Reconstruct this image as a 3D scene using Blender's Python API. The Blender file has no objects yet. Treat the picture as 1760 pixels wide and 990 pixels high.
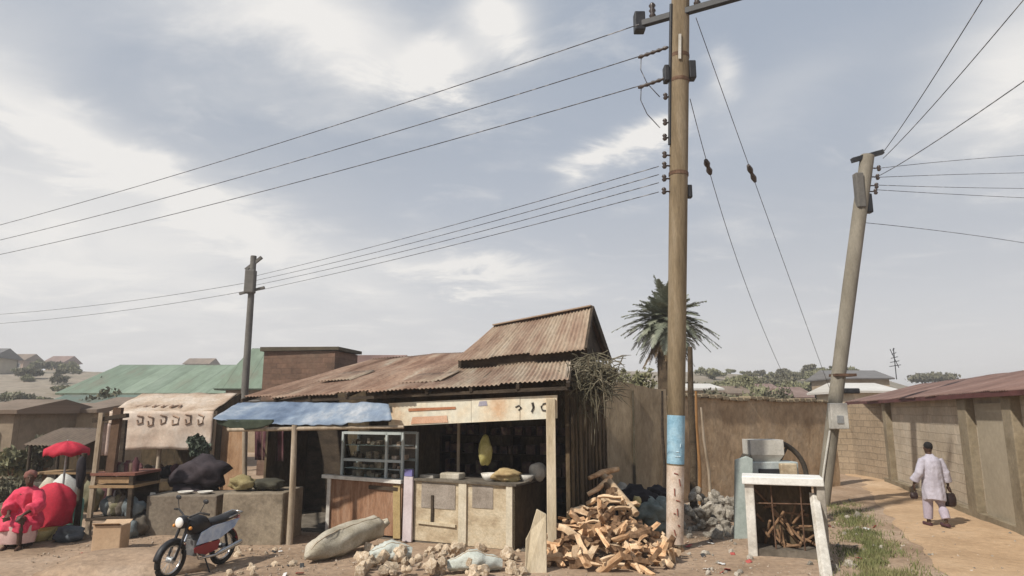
import bpy, bmesh, math, random
from mathutils import Vector, Matrix, noise, Euler
R = math.radians
V = Vector
rnd = random.Random(7)
scn = bpy.context.scene
col = scn.collection

# ------------------------------------------------------------------ camera model
PIT = R(10.35); FPX = 1150.0; CH = 2.4
cP, sP = math.cos(PIT), math.sin(PIT)
CAM = V((0, 0, CH))
def ray(px, py):
    a = (px-880)/FPX; b = (495-py)/FPX
    return V((a, cP - b*sP, sP + b*cP))
def at(px, py, Y):
    r = ray(px, py); return CAM + r*(Y/r.y)
def gp(px, py, z=0.0):
    r = ray(px, py); return CAM + r*((z-CH)/r.z)
def proj(p):
    d = p-CAM
    dep = d.y*cP + d.z*sP
    return 880+FPX*d.x/dep, 495-FPX*(-d.y*sP + d.z*cP)/dep
def xz(px, Y, z):
    """point at picture column px, distance Y, height z"""
    dep = Y*cP + (z-CH)*sP
    return V(((px-880)/FPX*dep, Y, z))

# ------------------------------------------------------------------ materials
def lin(c):
    def f(u):
        u /= 255.0
        return u/12.92 if u <= .04045 else ((u+.055)/1.055)**2.4
    return (f(c[0]), f(c[1]), f(c[2]), 1)
MATS = {}
def M(name, cols, scale=3.0, rough=.85, bump=.3, fine=None, metallic=0.0, stretch=(1,1,1), uv=False,
      rand=0.0, spec=.3, brick=None, vary=.25, bdist=.02, alpha=None):
    """cols: list of linear rgb; noise-mixed procedural surface"""
    if name in MATS: return MATS[name]
    m = bpy.data.materials.new(name); MATS[name] = m
    m.use_nodes = True
    nt = m.node_tree; N = nt.nodes; L = nt.links
    bs = N['Principled BSDF']
    bs.inputs['Roughness'].default_value = rough
    bs.inputs['Metallic'].default_value = metallic
    bs.inputs['Specular IOR Level'].default_value = spec
    tc = N.new('ShaderNodeTexCoord'); mp = N.new('ShaderNodeMapping')
    mp.inputs['Scale'].default_value = stretch
    L.new(tc.outputs['UV' if uv else 'Object'], mp.inputs[0])
    n1 = N.new('ShaderNodeTexNoise'); n1.inputs['Scale'].default_value = scale
    n1.inputs['Detail'].default_value = 6; n1.inputs['Roughness'].default_value = .62
    L.new(mp.outputs[0], n1.inputs['Vector'])
    if rand:
        oi = N.new('ShaderNodeObjectInfo')
        ad = N.new('ShaderNodeVectorMath'); ad.operation = 'ADD'
        sc = N.new('ShaderNodeMath'); sc.operation = 'MULTIPLY'; sc.inputs[1].default_value = 37.0
        L.new(oi.outputs['Random'], sc.inputs[0]); L.new(mp.outputs[0], ad.inputs[0]); L.new(sc.outputs[0], ad.inputs[1])
        L.new(ad.outputs[0], n1.inputs['Vector'])
    cr = N.new('ShaderNodeValToRGB')
    el = cr.color_ramp.elements
    n = len(cols)
    while len(el) < n: el.new(.5)
    for i, c in enumerate(cols):
        el[i].position = .5 if n == 1 else .32 + .36*i/(n-1)
        el[i].color = (c[0], c[1], c[2], 1)
    L.new(n1.outputs['Fac'], cr.inputs[0])
    colr = cr.outputs[0]
    n2 = N.new('ShaderNodeTexNoise'); n2.inputs['Scale'].default_value = fine or scale*9
    n2.inputs['Detail'].default_value = 8; n2.inputs['Roughness'].default_value = .7
    L.new(mp.outputs[0], n2.inputs['Vector'])
    mr = N.new('ShaderNodeMapRange'); mr.inputs['From Min'].default_value = .25; mr.inputs['From Max'].default_value = .75
    mr.inputs['To Min'].default_value = 1-vary; mr.inputs['To Max'].default_value = 1+vary
    L.new(n2.outputs['Fac'], mr.inputs[0])
    mx = N.new('ShaderNodeMix'); mx.data_type = 'RGBA'; mx.blend_type = 'MULTIPLY'; mx.inputs[0].default_value = 1
    L.new(colr, mx.inputs[6]); L.new(mr.outputs[0], mx.inputs[7])
    colr = mx.outputs[2]
    height = n2.outputs['Fac']
    if brick:   # (width, height, mortar, mortar colour, colour spread)
        b = N.new('ShaderNodeTexBrick'); L.new(tc.outputs['UV'], b.inputs['Vector'])
        b.inputs['Scale'].default_value = 1; b.inputs['Brick Width'].default_value = brick[0]; b.inputs['Row Height'].default_value = brick[1]
        b.inputs['Mortar Size'].default_value = brick[2]; b.inputs['Mortar Smooth'].default_value = .3; b.inputs['Bias'].default_value = 0
        s = brick[4]
        b.inputs['Color1'].default_value = (1-s,1-s,1-s,1); b.inputs['Color2'].default_value = (1+s,1+s*.9,1+s*.8,1)
        k = brick[3]; b.inputs['Mortar'].default_value = (k,k,k,1)
        # wobble the courses
        wn = N.new('ShaderNodeTexNoise'); wn.inputs['Scale'].default_value = 2.2; L.new(tc.outputs['UV'], wn.inputs['Vector'])
        wv = N.new('ShaderNodeVectorMath'); wv.operation='MULTIPLY_ADD'; wv.inputs[1].default_value=(.09,.07,0)
        L.new(wn.outputs['Color'], wv.inputs[0]); L.new(tc.outputs['UV'], wv.inputs[2]); L.new(wv.outputs[0], b.inputs['Vector'])
        m2 = N.new('ShaderNodeMix'); m2.data_type='RGBA'; m2.blend_type='MULTIPLY'; m2.inputs[0].default_value = 1
        L.new(colr, m2.inputs[6]); L.new(b.outputs['Color'], m2.inputs[7]); colr = m2.outputs[2]
        ms = N.new('ShaderNodeMath'); ms.operation='MULTIPLY_ADD'; ms.inputs[1].default_value = -1.2
        L.new(b.outputs['Fac'], ms.inputs[0]); L.new(n2.outputs['Fac'], ms.inputs[2]); height = ms.outputs[0]
    if rand:
        mr2 = N.new('ShaderNodeMapRange'); mr2.inputs['To Min'].default_value = 1-rand; mr2.inputs['To Max'].default_value = 1+rand
        L.new(oi.outputs['Random'], mr2.inputs[0])
        m3 = N.new('ShaderNodeMix'); m3.data_type='RGBA'; m3.blend_type='MULTIPLY'; m3.inputs[0].default_value = 1
        L.new(colr, m3.inputs[6]); L.new(mr2.outputs[0], m3.inputs[7]); colr = m3.outputs[2]
    L.new(colr, bs.inputs['Base Color'])
    if bump:
        bp = N.new('ShaderNodeBump'); bp.inputs['Strength'].default_value = bump; bp.inputs['Distance'].default_value = bdist
        L.new(height, bp.inputs['Height']); L.new(bp.outputs[0], bs.inputs['Normal'])
    return m
def S_(*rgb): return lin(rgb)[:3]

EARTH   = M('earth', [(.22,.15,.095),(.33,.235,.16),(.40,.305,.225)], .45, .95, .6, fine=9, vary=.4, bdist=.05)
PATH    = M('path_earth', [(.36,.24,.14),(.46,.315,.19),(.53,.385,.25)], .55, .95, .8, fine=6, vary=.2, bdist=.06)
TAN     = M('mud', [(.31,.215,.13),(.44,.325,.21),(.39,.305,.215)], 1.1, .95, .7, fine=7, vary=.35, bdist=.05, stretch=(1,1,.7))
OLDPLAS = M('old_plaster', [(.27,.205,.13),(.38,.295,.195),(.43,.35,.245)], 1.2, .95, .5, fine=8, vary=.3, stretch=(1.5,1.5,.6))
BLOCK   = M('block_wall', [(.35,.29,.215),(.43,.365,.28),(.48,.42,.335)], .9, .95, .5, fine=12, vary=.2, brick=(.46,.23,.014,.8,.09))
PIER    = M('pier_cement', [(.155,.12,.075),(.22,.18,.12),(.26,.215,.15)], 1.4, .95, .4, fine=14, vary=.25)
PANEL   = M('gate_sheet', [(.30,.255,.185),(.37,.315,.23)], 1.0, .8, .2, vary=.15)
RUST    = M('rusty_tin', [(.125,.07,.045),(.23,.14,.095),(.33,.225,.16),(.42,.36,.28)], .9, .72, .25, fine=16, uv=True, vary=.4, stretch=(1.6,.5,1),
            brick=(.85,2.2,.004,.6,.2))
RUSTP   = M('pale_rusty_tin', [(.16,.09,.06),(.28,.19,.135),(.38,.30,.22),(.43,.38,.31)], 1.1, .7, .25, fine=16, uv=True, vary=.4, stretch=(1.6,.45,1),
            brick=(.85,2.4,.004,.6,.2))
RUSTR   = M('red_rusty_tin', [(.115,.07,.057),(.18,.11,.09),(.24,.165,.14)], .6, .75, .25, fine=10, uv=True, vary=.25, stretch=(1.4,.6,1), brick=(.85,3,.004,.7,.12))
GREENR  = M('green_tin', [(.20,.175,.13),(.165,.215,.155),(.205,.26,.195),(.24,.285,.22)], .5, .6, .1, fine=4, uv=True, vary=.2, stretch=(.6,.25,1), brick=(1.2,4,.03,.6,.12))
GREENR2 = M('blue_green_tin', [(.16,.15,.12),(.12,.165,.135),(.16,.205,.17)], .5, .6, .1, fine=4, uv=True, vary=.2, brick=(1.2,4,.03,.6,.12))
ZINC    = M('pale_zinc', [(.50,.48,.44),(.62,.60,.56)], .5, .55, .1, uv=True, vary=.12)
BRICK   = M('raw_brick', [(.095,.06,.042),(.15,.092,.064),(.15,.108,.078)], .7, .95, .4, fine=8, vary=.3, brick=(.42,.2,.016,.85,.14))
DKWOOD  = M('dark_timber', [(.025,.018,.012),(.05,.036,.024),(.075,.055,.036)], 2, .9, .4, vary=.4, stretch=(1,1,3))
SIDEW   = M('dark_shade_boards', [(.035,.024,.014),(.08,.057,.032),(.12,.085,.048)], 1.8, .95, .6, vary=.5, stretch=(1.5,1.5,.6))  # dark brown boards; shade of interiors and right-facing end is in the colour
WOOD    = M('weathered_timber', [(.22,.165,.11),(.34,.275,.20),(.43,.36,.28)], 2.5, .9, .35, vary=.3, stretch=(3,3,.5))
PALEW   = M('pale_timber', [(.40,.32,.21),(.52,.44,.31),(.60,.52,.39)], 2.2, .85, .35, vary=.25, stretch=(3,3,.5))
ORANGEW = M('orange_panel', [(.15,.075,.042),(.26,.14,.08),(.34,.21,.135)], 2.0, .7, .25, vary=.4, stretch=(3.5,3.5,.6))
PINKW   = M('pink_white_paint', [(.46,.385,.385),(.60,.53,.53)], 2.5, .7, .15, vary=.12)
WHITEP  = M('dirty_white_paint', [(.46,.42,.36),(.62,.59,.53),(.70,.68,.63)], 2.2, .75, .2, vary=.2)
CREAMP  = M('cream_board', [(.31,.23,.145),(.46,.375,.255),(.55,.475,.35)], 2.4, .85, .3, vary=.3, stretch=(1,1,1.5))
FASCIA  = M('painted_fascia', [(.50,.33,.20),(.58,.50,.37),(.60,.56,.45),(.52,.52,.44)], 1.3, .7, .2, vary=.2)
REDPNT  = M('rust_red_paint', [(.30,.11,.05),(.40,.19,.10)], 5, .8, .1)
DKPNT   = M('dark_paint', [(.035,.035,.03),(.09,.08,.07)], 6, .8, .1)
PALEBL  = M('pale_blue_frame', [(.34,.385,.38),(.46,.50,.49)], 4, .6, .1, vary=.15)
BLUETARP= M('blue_tarpaulin', [(.07,.10,.155),(.12,.16,.225),(.19,.235,.295),(.34,.36,.385)], 1.3, .6, .3, fine=6, vary=.25, stretch=(1,1,1))
CONC    = M('old_concrete', [(.22,.195,.16),(.31,.28,.235),(.40,.37,.32)], 1.8, .95, .5, vary=.3)
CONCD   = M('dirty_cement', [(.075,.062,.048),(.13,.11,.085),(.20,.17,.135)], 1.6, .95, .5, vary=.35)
CONCP   = M('whitewashed_concrete', [(.40,.365,.31),(.56,.53,.47),(.68,.66,.61)], 2.0, .9, .4, vary=.25)
POLE    = M('pole_wood', [(.12,.088,.05),(.20,.152,.093),(.26,.21,.145)], 1.6, .9, .5, fine=22, vary=.35, stretch=(3,3,.35))
POLEG   = M('pole_concrete', [(.17,.15,.115),(.25,.225,.18)], 1.6, .9, .4, fine=22, vary=.25, stretch=(2,2,.5))
POLEF   = M('far_pole_grey', [(.10,.095,.085),(.16,.15,.135)], 1.6, .9, .2, vary=.25)
BLUEPNT = M('faded_blue_paint', [(.17,.33,.44),(.25,.42,.53),(.36,.52,.60)], 3, .7, .25, vary=.25)
PINKBND = M('pinkish_band_paint', [(.38,.27,.19),(.55,.44,.35),(.63,.55,.47)], 5, .8, .3, vary=.3)
DKRED   = M('faded_red_marking', [(.20,.06,.04),(.30,.13,.09)], 6, .8, .1)
BLACKM  = M('black_metal', [(.012,.012,.014),(.03,.03,.032)], 5, .5, .1)
CERAM   = M('brown_ceramic', [(.035,.025,.02),(.06,.04,.03)], 5, .25, 0, spec=.5)
WIRE    = M('wire_grey', [(.05,.05,.056)], 5, .6, 0)
STEEL   = M('grey_steel', [(.30,.31,.31),(.42,.43,.43)], 3, .45, .15, metallic=.5, vary=.2)
GREYMET = M('blue_grey_paint', [(.27,.31,.30),(.38,.42,.41),(.44,.45,.42)], 2.5, .6, .2, vary=.25)
CHALK   = M('pale_grey_paint', [(.42,.40,.35),(.55,.53,.48)], 3, .7, .2, vary=.2)
RUSTI   = M('rusty_iron', [(.05,.03,.02),(.11,.06,.035),(.16,.10,.065)], 5, .85, .4, vary=.4)
SACK    = M('woven_sack', [(.27,.235,.17),(.40,.36,.28),(.52,.48,.40)], 2.2, .9, .6, fine=40, vary=.3)
SACK2   = M('green_white_sack', [(.42,.45,.40),(.55,.56,.51)], 2.2, .9, .6, fine=40, vary=.25)
STONE   = M('stone_grey', [(.19,.165,.13),(.31,.275,.225),(.43,.395,.34)], 4, .95, .5, rand=.35, vary=.3)
STONEP  = M('stone_pale', [(.32,.23,.145),(.46,.36,.25),(.58,.50,.40)], 4, .95, .5, rand=.3, vary=.3)
LOG     = M('split_wood', [(.33,.175,.085),(.56,.35,.195),(.70,.51,.32)], 3.5, .9, .5, rand=.28, vary=.35, stretch=(.5,3,3))
LOGP    = M('pale_split_wood', [(.42,.27,.155),(.60,.43,.27),(.70,.55,.38)], 3.5, .9, .5, rand=.25, vary=.35, stretch=(.5,3,3))
BARK    = M('bark_brown', [(.10,.058,.03),(.18,.105,.058),(.25,.16,.095)], 5, .95, .8, rand=.3, vary=.4)
LEAFP   = M('palm_leaf', [(.11,.12,.085),(.17,.185,.13),(.25,.26,.19)], 2, .55, .1, vary=.35, spec=.5)
DEADLF  = M('dead_leaf', [(.09,.06,.03),(.16,.11,.06),(.22,.165,.10)], 3, .9, .2, vary=.4)
BRUSH   = M('dry_brush', [(.06,.055,.035),(.13,.115,.075),(.20,.17,.12)], 2, .9, .2, vary=.45)
LEAF1   = M('leaf_olive', [(.085,.08,.05),(.13,.12,.075),(.18,.165,.105)], .8, .7, .1, vary=.4)
LEAF2   = M('leaf_mid', [(.12,.12,.065),(.18,.175,.095),(.23,.22,.13)], .8, .7, .1, vary=.4)
GRASS   = M('grass_blade', [(.10,.115,.04),(.16,.17,.065),(.24,.215,.10)], 1.2, .85, .1, vary=.4)
HILL    = M('far_hill', [(.15,.145,.10),(.22,.185,.135),(.27,.225,.175),(.17,.16,.11)], .09, .95, .3, fine=.9, vary=.45, bdist=.3)
SKIN    = M('dark_skin', [(.055,.028,.018),(.085,.045,.028)], 6, .55, .1, vary=.15)
HAIR    = M('black_hair', [(.008,.007,.007),(.018,.015,.014)], 30, .9, .6, vary=.3)
CLOTHW  = M('pale_lilac_cloth', [(.36,.335,.385),(.46,.435,.49)], 3, .9, .3, fine=24, vary=.12)
CLOTHR  = M('red_pink_cloth', [(.46,.022,.055),(.58,.05,.095),(.64,.10,.14)], 3, .85, .3, fine=24, vary=.15)
CLOTHR2 = M('deep_red_cloth', [(.36,.012,.03),(.50,.03,.055)], 3, .8, .4, fine=20, vary=.2)
CLOTHBK = M('dark_cloth', [(.015,.012,.014),(.035,.03,.034)], 4, .9, .3)
CLOTHM  = M('maroon_cloth', [(.05,.018,.02),(.10,.04,.045),(.16,.09,.085)], 3, .9, .4)
BAGM    = M('dark_bag_leather', [(.02,.012,.012),(.045,.025,.022)], 6, .5, .2)
CARD    = M('cardboard', [(.40,.27,.165),(.50,.36,.235)], 2, .9, .2, vary=.15)
BANNER  = M('faded_banner', [(.42,.31,.235),(.53,.43,.345),(.60,.53,.46)], 1.6, .8, .25, vary=.2)
BANMARK = M('faded_banner_ink', [(.29,.19,.13),(.40,.29,.215)], 5, .8, .1)
TEAL    = M('teal_plastic', [(.10,.28,.24),(.16,.36,.31)], 3, .5, .1)
YELLOW  = M('yellow_plastic', [(.42,.33,.13),(.52,.43,.20)], 3, .5, .1)
YELBAG  = M('yellow_green_bag', [(.20,.175,.05),(.33,.29,.10),(.40,.36,.17)], 4, .7, .3)
BLUEPL  = M('blue_white_plastic', [(.22,.30,.47),(.42,.50,.62),(.60,.64,.68)], 4, .3, .03, spec=.5, vary=.1)
REDPL   = M('dark_red_plastic', [(.19,.012,.018),(.26,.03,.035)], 4, .3, .03, spec=.5, vary=.1)
RUBBER  = M('tyre_rubber', [(.014,.013,.012),(.035,.032,.028)], 6, .85, .3)
SEATM   = M('seat_vinyl', [(.012,.012,.013),(.025,.024,.024)], 6, .4, .1)
CHROME  = M('dull_chrome', [(.45,.45,.45),(.6,.6,.6)], 4, .25, .02, metallic=.9, vary=.1)
LENS    = M('lamp_lens', [(.75,.72,.66),(.85,.83,.78)], 4, .15, 0, spec=.6, vary=.05)
PLASW   = M('cream_house_plaster', [(.42,.35,.25),(.52,.45,.34)], .8, .9, .2, vary=.15)
PLASP   = M('pinkish_house_plaster', [(.33,.23,.17),(.43,.32,.25)], .8, .9, .2, vary=.2)
PLAST   = M('tan_house_plaster', [(.27,.20,.13),(.37,.29,.20)], .8, .9, .2, vary=.2)
DKWIN   = M('dark_window', [(.02,.02,.022),(.035,.035,.038)], 4, .2, 0, spec=.5)
DUSTY = M('dusty_tin',[(.15,.115,.085),(.21,.16,.12),(.26,.20,.155)],.6,.8,.2,fine=8,uv=True,vary=.3,stretch=(1.4,.6,1),brick=(.85,3,.004,.7,.15))
DUSTY2 = M('pinkish_dusty_tin',[(.17,.115,.095),(.24,.165,.14),(.28,.205,.175)],.6,.8,.2,fine=8,uv=True,vary=.3,stretch=(1.4,.6,1),brick=(.85,3,.004,.7,.15))
GLASS = bpy.data.materials.new('cabinet_glass'); GLASS.use_nodes = True
g_ = GLASS.node_tree.nodes['Principled BSDF']
g_.inputs['Transmission Weight'].default_value = 1; g_.inputs['Roughness'].default_value = .03; g_.inputs['IOR'].default_value = 1.05
g_.inputs['Base Color'].default_value = (.86,.92,.9,1)

# ------------------------------------------------------------------ mesh helpers
def wloc(o):
    p = V((0,0,0))
    while o is not None:
        p = p + o.location; o = o.parent
    return p
class MB:
    def __init__(s): s.v=[]; s.f=[]; s.uv=[]; s.sm=[]
    def add(s, pts, faces, smooth=False, uvs=None):
        n = len(s.v); s.v += [V(p) for p in pts]
        for i, f in enumerate(faces):
            s.f.append([n+k for k in f]); s.sm.append(smooth)
            s.uv.append([uvs[k] for k in f] if uvs else None)
        return s
    def box(s, c, size, rot=None):
        c = V(c); hx, hy, hz = [k/2 for k in size]
        pts = [V((x,y,z)) for x in (-hx,hx) for y in (-hy,hy) for z in (-hz,hz)]
        if rot is not None:
            if not isinstance(rot, Matrix): rot = Euler(rot).to_matrix()
            pts = [rot@p for p in pts]
        return s.add([c+p for p in pts], [(0,1,3,2),(4,6,7,5),(0,4,5,1),(2,3,7,6),(0,2,6,4),(1,5,7,3)])
    def beam(s, a, b, w, h, up=(0,0,1), taper=1.0):
        a, b = V(a), V(b); d = (b-a).normalized(); up = V(up)
        if abs(d.dot(up)) > .98: up = V((0,1,0))
        x = d.cross(up).normalized(); y = x.cross(d)
        pts = [a+x*(i*w/2)+y*(j*h/2) for i,j in ((-1,-1),(1,-1),(1,1),(-1,1))] + [b+x*(i*w*taper/2)+y*(j*h*taper/2) for i,j in ((-1,-1),(1,-1),(1,1),(-1,1))]
        return s.add(pts, [(3,2,1,0),(4,5,6,7),(0,1,5,4),(1,2,6,5),(2,3,7,6),(3,0,4,7)])
    def wall(s, a, b, z0a, z1a, z0b, z1b, th):
        """upright slab from a to b (xy), uv in metres"""
        a, b = V((a[0],a[1],0)), V((b[0],b[1],0)); d = b-a; ln = d.length; d.normalize(); n = V((-d.y, d.x, 0))*th
        p = [a+V((0,0,z0a)), b+V((0,0,z0b)), b+V((0,0,z1b)), a+V((0,0,z1a))]
        q = [k+n for k in p]
        uv = [(0,z0a),(ln,z0b),(ln,z1b),(0,z1a)]
        return s.add(p+q, [(0,1,2,3),(7,6,5,4),(3,2,6,7),(0,4,5,1),(0,3,7,4),(1,5,6,2)], False, uv+uv)
    def tube(s, pts, rad, n=8, smooth=True, caps=True):
        pts = [V(p) for p in pts]
        if not isinstance(rad, (list, tuple)): rad = [rad]*len(pts)
        rings = []; up = V((0,0,1))
        for i, p in enumerate(pts):
            d = (pts[min(i+1,len(pts)-1)]-pts[max(i-1,0)]).normalized()
            u = up if abs(d.dot(up)) < .95 else V((1,0,0))
            x = d.cross(u).normalized(); y = x.cross(d)
            rings.append([p+(x*math.cos(t)+y*math.sin(t))*rad[i] for t in [2*math.pi*k/n for k in range(n)]])
        return s.loft(rings, smooth, caps)
    def loft(s, rings, smooth=True, caps=True):
        n = len(rings[0]); pts = [p for r in rings for p in r]; f = []
        for i in range(len(rings)-1):
            for k in range(n):
                f.append((i*n+k, i*n+(k+1)%n, (i+1)*n+(k+1)%n, (i+1)*n+k))
        s.add(pts, f, smooth)
        if caps:
            s.add(rings[0], [tuple(range(n-1,-1,-1))]); s.add(rings[-1], [tuple(range(n))])
        return s
    def prism(s, poly, vec):
        poly = [V(p) for p in poly]; vec = V(vec); n = len(poly)
        f = [tuple(range(n-1,-1,-1)), tuple(range(n,2*n))] + [(i,(i+1)%n,n+(i+1)%n,n+i) for i in range(n)]
        return s.add(poly+[p+vec for p in poly], f)
    def blob(s, c, r, seed=0, amp=.15, sub=2, freq=1.6, rot=None, smooth=True):
        bm = bmesh.new(); bmesh.ops.create_icosphere(bm, subdivisions=sub, radius=1)
        c = V(c); r = V(r) if hasattr(r,'__len__') else V((r,r,r))
        M3 = Euler(rot).to_matrix() if rot is not None else None
        pts = []
        for v in bm.verts:
            p = v.co.copy(); k = 1+amp*noise.noise(p*freq+V((seed*3.7, seed*1.3, seed)))*2
            p = V((p.x*r.x*k, p.y*r.y*k, p.z*r.z*k))
            if M3: p = M3@p
            pts.append(c+p)
        s.add(pts, [[v.index for v in f.verts] for f in bm.faces], smooth); bm.free()
        return s
    def grid(s, fn, nu, nv, smooth=True, uvf=None):
        pts = []; uvs = []
        for j in range(nv+1):
            for i in range(nu+1):
                u, v = i/nu, j/nv
                pts.append(fn(u,v)); uvs.append(uvf(u,v) if uvf else (u,v))
        f = [(j*(nu+1)+i, j*(nu+1)+i+1, (j+1)*(nu+1)+i+1, (j+1)*(nu+1)+i) for j in range(nv) for i in range(nu)]
        return s.add(pts, f, smooth, uvs)
    def build(s, name, mat, parent=None, label=None, cat=None, group=None, kind=None, bevel=0, solid=0, origin=None):
        if parent is not None: org = wloc(parent); loc = V((0,0,0))
        elif origin is not None: org = V(origin); loc = org
        else:
            xs=[p.x for p in s.v]; ys=[p.y for p in s.v]; zs=[p.z for p in s.v]
            org = V(((min(xs)+max(xs))/2,(min(ys)+max(ys))/2,min(zs))); loc = org
        me = bpy.data.meshes.new(name)
        me.from_pydata([p-org for p in s.v], [], s.f)
        me.polygons.foreach_set('use_smooth', s.sm)
        if any(u for u in s.uv):
            ul = me.uv_layers.new(name='UVMap'); k = 0
            for f, u in zip(s.f, s.uv):
                for t in range(len(f)):
                    ul.data[k].uv = u[t] if u else (0,0); k += 1
        me.update()
        o = bpy.data.objects.new(name, me); col.objects.link(o)
        o.location = loc
        if parent is not None: o.parent = parent
        me.materials.append(mat)
        if bevel:
            md = o.modifiers.new('bevel','BEVEL'); md.width = bevel; md.segments = 2; md.limit_method='ANGLE'
        if solid:
            md = o.modifiers.new('solid','SOLIDIFY'); md.thickness = solid; md.offset = 0
        if label: o['label'] = label
        if cat: o['category'] = cat
        if group: o['group'] = group
        if kind: o['kind'] = kind
        return o
def thing(name, label, cat, loc=(0,0,0), group=None):
    o = bpy.data.objects.new(name, None); col.objects.link(o); o.location = V(loc); o.empty_display_size = .2
    o['label'] = label; o['category'] = cat
    if group: o['group'] = group
    return o
def dup(o, parent=None, loc=None, rot=None, label=None, scale=None):
    c = o.copy(); col.objects.link(c)
    if parent is not None: c.parent = parent
    if loc is not None: c.location = loc
    if rot is not None: c.rotation_euler = rot
    if scale is not None: c.scale = scale
    if label: c['label'] = label
    for ch in [k for k in o.children]: dup(ch, c)
    return c
def remesh(o, vox, smooth=3):
    md = o.modifiers.new('r','REMESH'); md.mode='VOXEL'; md.voxel_size = vox
    if smooth:
        m2 = o.modifiers.new('s','SMOOTH'); m2.iterations = smooth; m2.factor = .5
    bpy.context.view_layer.update()
    dg = bpy.context.evaluated_depsgraph_get()
    me = bpy.data.meshes.new_from_object(o.evaluated_get(dg))
    o.modifiers.clear(); mats = list(o.data.materials); o.data = me
    me.materials.clear()
    for m in mats: me.materials.append(m)
    for p in me.polygons: p.use_smooth = True
    return o
def lerp(a,b,t): return a+(b-a)*t
def bil(a,b,c,d,u,v): return lerp(lerp(a,b,u), lerp(d,c,u), v)   # a,b bottom; d,c top
def corrugated(mb, a, b, c, d, wl=.09, amp=.014, sag=.03, seed=1, nv=10, ragged=.0):
    a,b,c,d = V(a),V(b),V(c),V(d)
    W = (b-a).length; H = (d-a).length
    nu = max(8, int(W/wl*6))
    nrm = (b-a).cross(d-a).normalized()
    if nrm.z < 0: nrm = -nrm
    up = (lerp(d,c,.5)-lerp(a,b,.5)).normalized()
    def fn(u,v):
        p = bil(a,b,c,d,u,v)
        x = u*W; sh = int(x/.85)
        k = amp*math.sin(x/wl*2*math.pi)
        k += sag*noise.noise(V((x*.6+seed*9, v*H*.7, seed)))
        k += .012*(noise.cell(V((sh+.5, seed, .5))) - .5)
        p = p+nrm*k
        if ragged and v < .02: p = p - up*ragged*noise.cell(V((sh+.5, seed*2+.5, 3.5)))
        return p
    return mb.grid(fn, nu, nv, True, lambda u,v: (u*W, v*H))
def leafcloud(mb, cent, rad, n, size, seed=0, shell=.35, squash=1.0, clumps=9):
    """leaf clumps through a crown's volume"""
    q = random.Random(seed)
    cl = []
    for i in range(clumps):
        d = V((q.gauss(0,1), q.gauss(0,1), q.gauss(0,1))).normalized()*q.uniform(.25,.8)
        cl.append((V((d.x*rad[0], d.y*rad[1], d.z*rad[2])), q.uniform(.3,.55)))
    for i in range(n):
        c, k = q.choice(cl)
        d = V((q.gauss(0,1), q.gauss(0,1), q.gauss(0,1))).normalized()*(q.random()**shell)*k
        p = V(cent)+c+V((d.x*rad[0], d.y*rad[1], d.z*rad[2]))
        e = Euler((q.uniform(0,6.3), q.uniform(0,6.3), q.uniform(0,6.3))).to_matrix()
        s = size*q.uniform(.6,1.4)
        mb.add([p+e@V((-s*.5,0,0)), p+e@V((0,-s*.28,.1*s)), p+e@V((s*.5,0,0)), p+e@V((0,s*.28,.1*s))], [(0,1,2,3)])
    return mb

# ------------------------------------------------------------------ ground
def gz(x, y):
    if y > 70 or abs(x) > 60: return 0.0
    return .035*noise.noise(V((x*.55, y*.55, 2))) + .018*noise.noise(V((x*1.9, y*1.9, 5)))
def ticks(lo, hi, fine_lo, fine_hi, fs):
    t = []; x = lo; 
    k = fine_lo
    while k < fine_hi: t.append(k); k += fs
    k = fine_hi; st = fs
    while k < hi: t.append(k); st *= 1.35; k += st
    t.append(hi)
    k = fine_lo; st = fs
    while k > lo: st *= 1.35; k -= st; t.append(max(k,lo))
    return sorted(set(t))
xs = ticks(-700, 700, -12, 18, .22); ys = ticks(-120, 900, 7, 30, .22)
g = MB(); nx = len(xs)
g.add([V((x,y,gz(x,y))) for y in ys for x in xs], [(j*nx+i, j*nx+i+1, (j+1)*nx+i+1, (j+1)*nx+i) for j in range(len(ys)-1) for i in range(nx-1)], True)
g.build('ground', EARTH, kind='structure', label='bare brown trodden earth of the market yard', cat='ground', origin=(0,0,0))

# path to the right: widening sandy lane
pl = [gp(1478,822), gp(1512,870), gp(1552,915), gp(1600,960), gp(1650,1010), gp(1720,1110), gp(1800,1300)]
pr = [gp(1545,828)+V((.6,.5,0)), gp(1600,850)+V((.6,.4,0)), gp(1660,876)+V((.5,.3,0)), gp(1760,917)+V((.5,.2,0)), gp(1860,960)+V((.4,.1,0)), gp(2060,1060), gp(2350,1200)]
pl = [V((13.0,29.5,0))] + pl; pr = [V((14.6,29.5,0))] + pr
p = MB()
def pathfn(u, v):
    k = v*(len(pl)-1); i = min(int(k), len(pl)-2); t = k-i
    w = 1.0 if u < .5 else 0.3
    q = lerp(lerp(pl[i],pl[i+1],t), lerp(pr[i],pr[i+1],t), u)
    q = q + V((w*.22*noise.noise(V((q.x*1.3,q.y*1.3,9.))), 0, 0))*(1 if u in (0,1) else .5)
    e = min(u,1-u)*8
    return V((q.x,q.y, gz(q.x,q.y)+ (.012 if e > .5 else .004)))
p.grid(pathfn, 26, 90)
p.build('path', PATH, kind='structure', label='pale orange sandy lane running along the block wall', cat='path', origin=(0,0,0))

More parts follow.
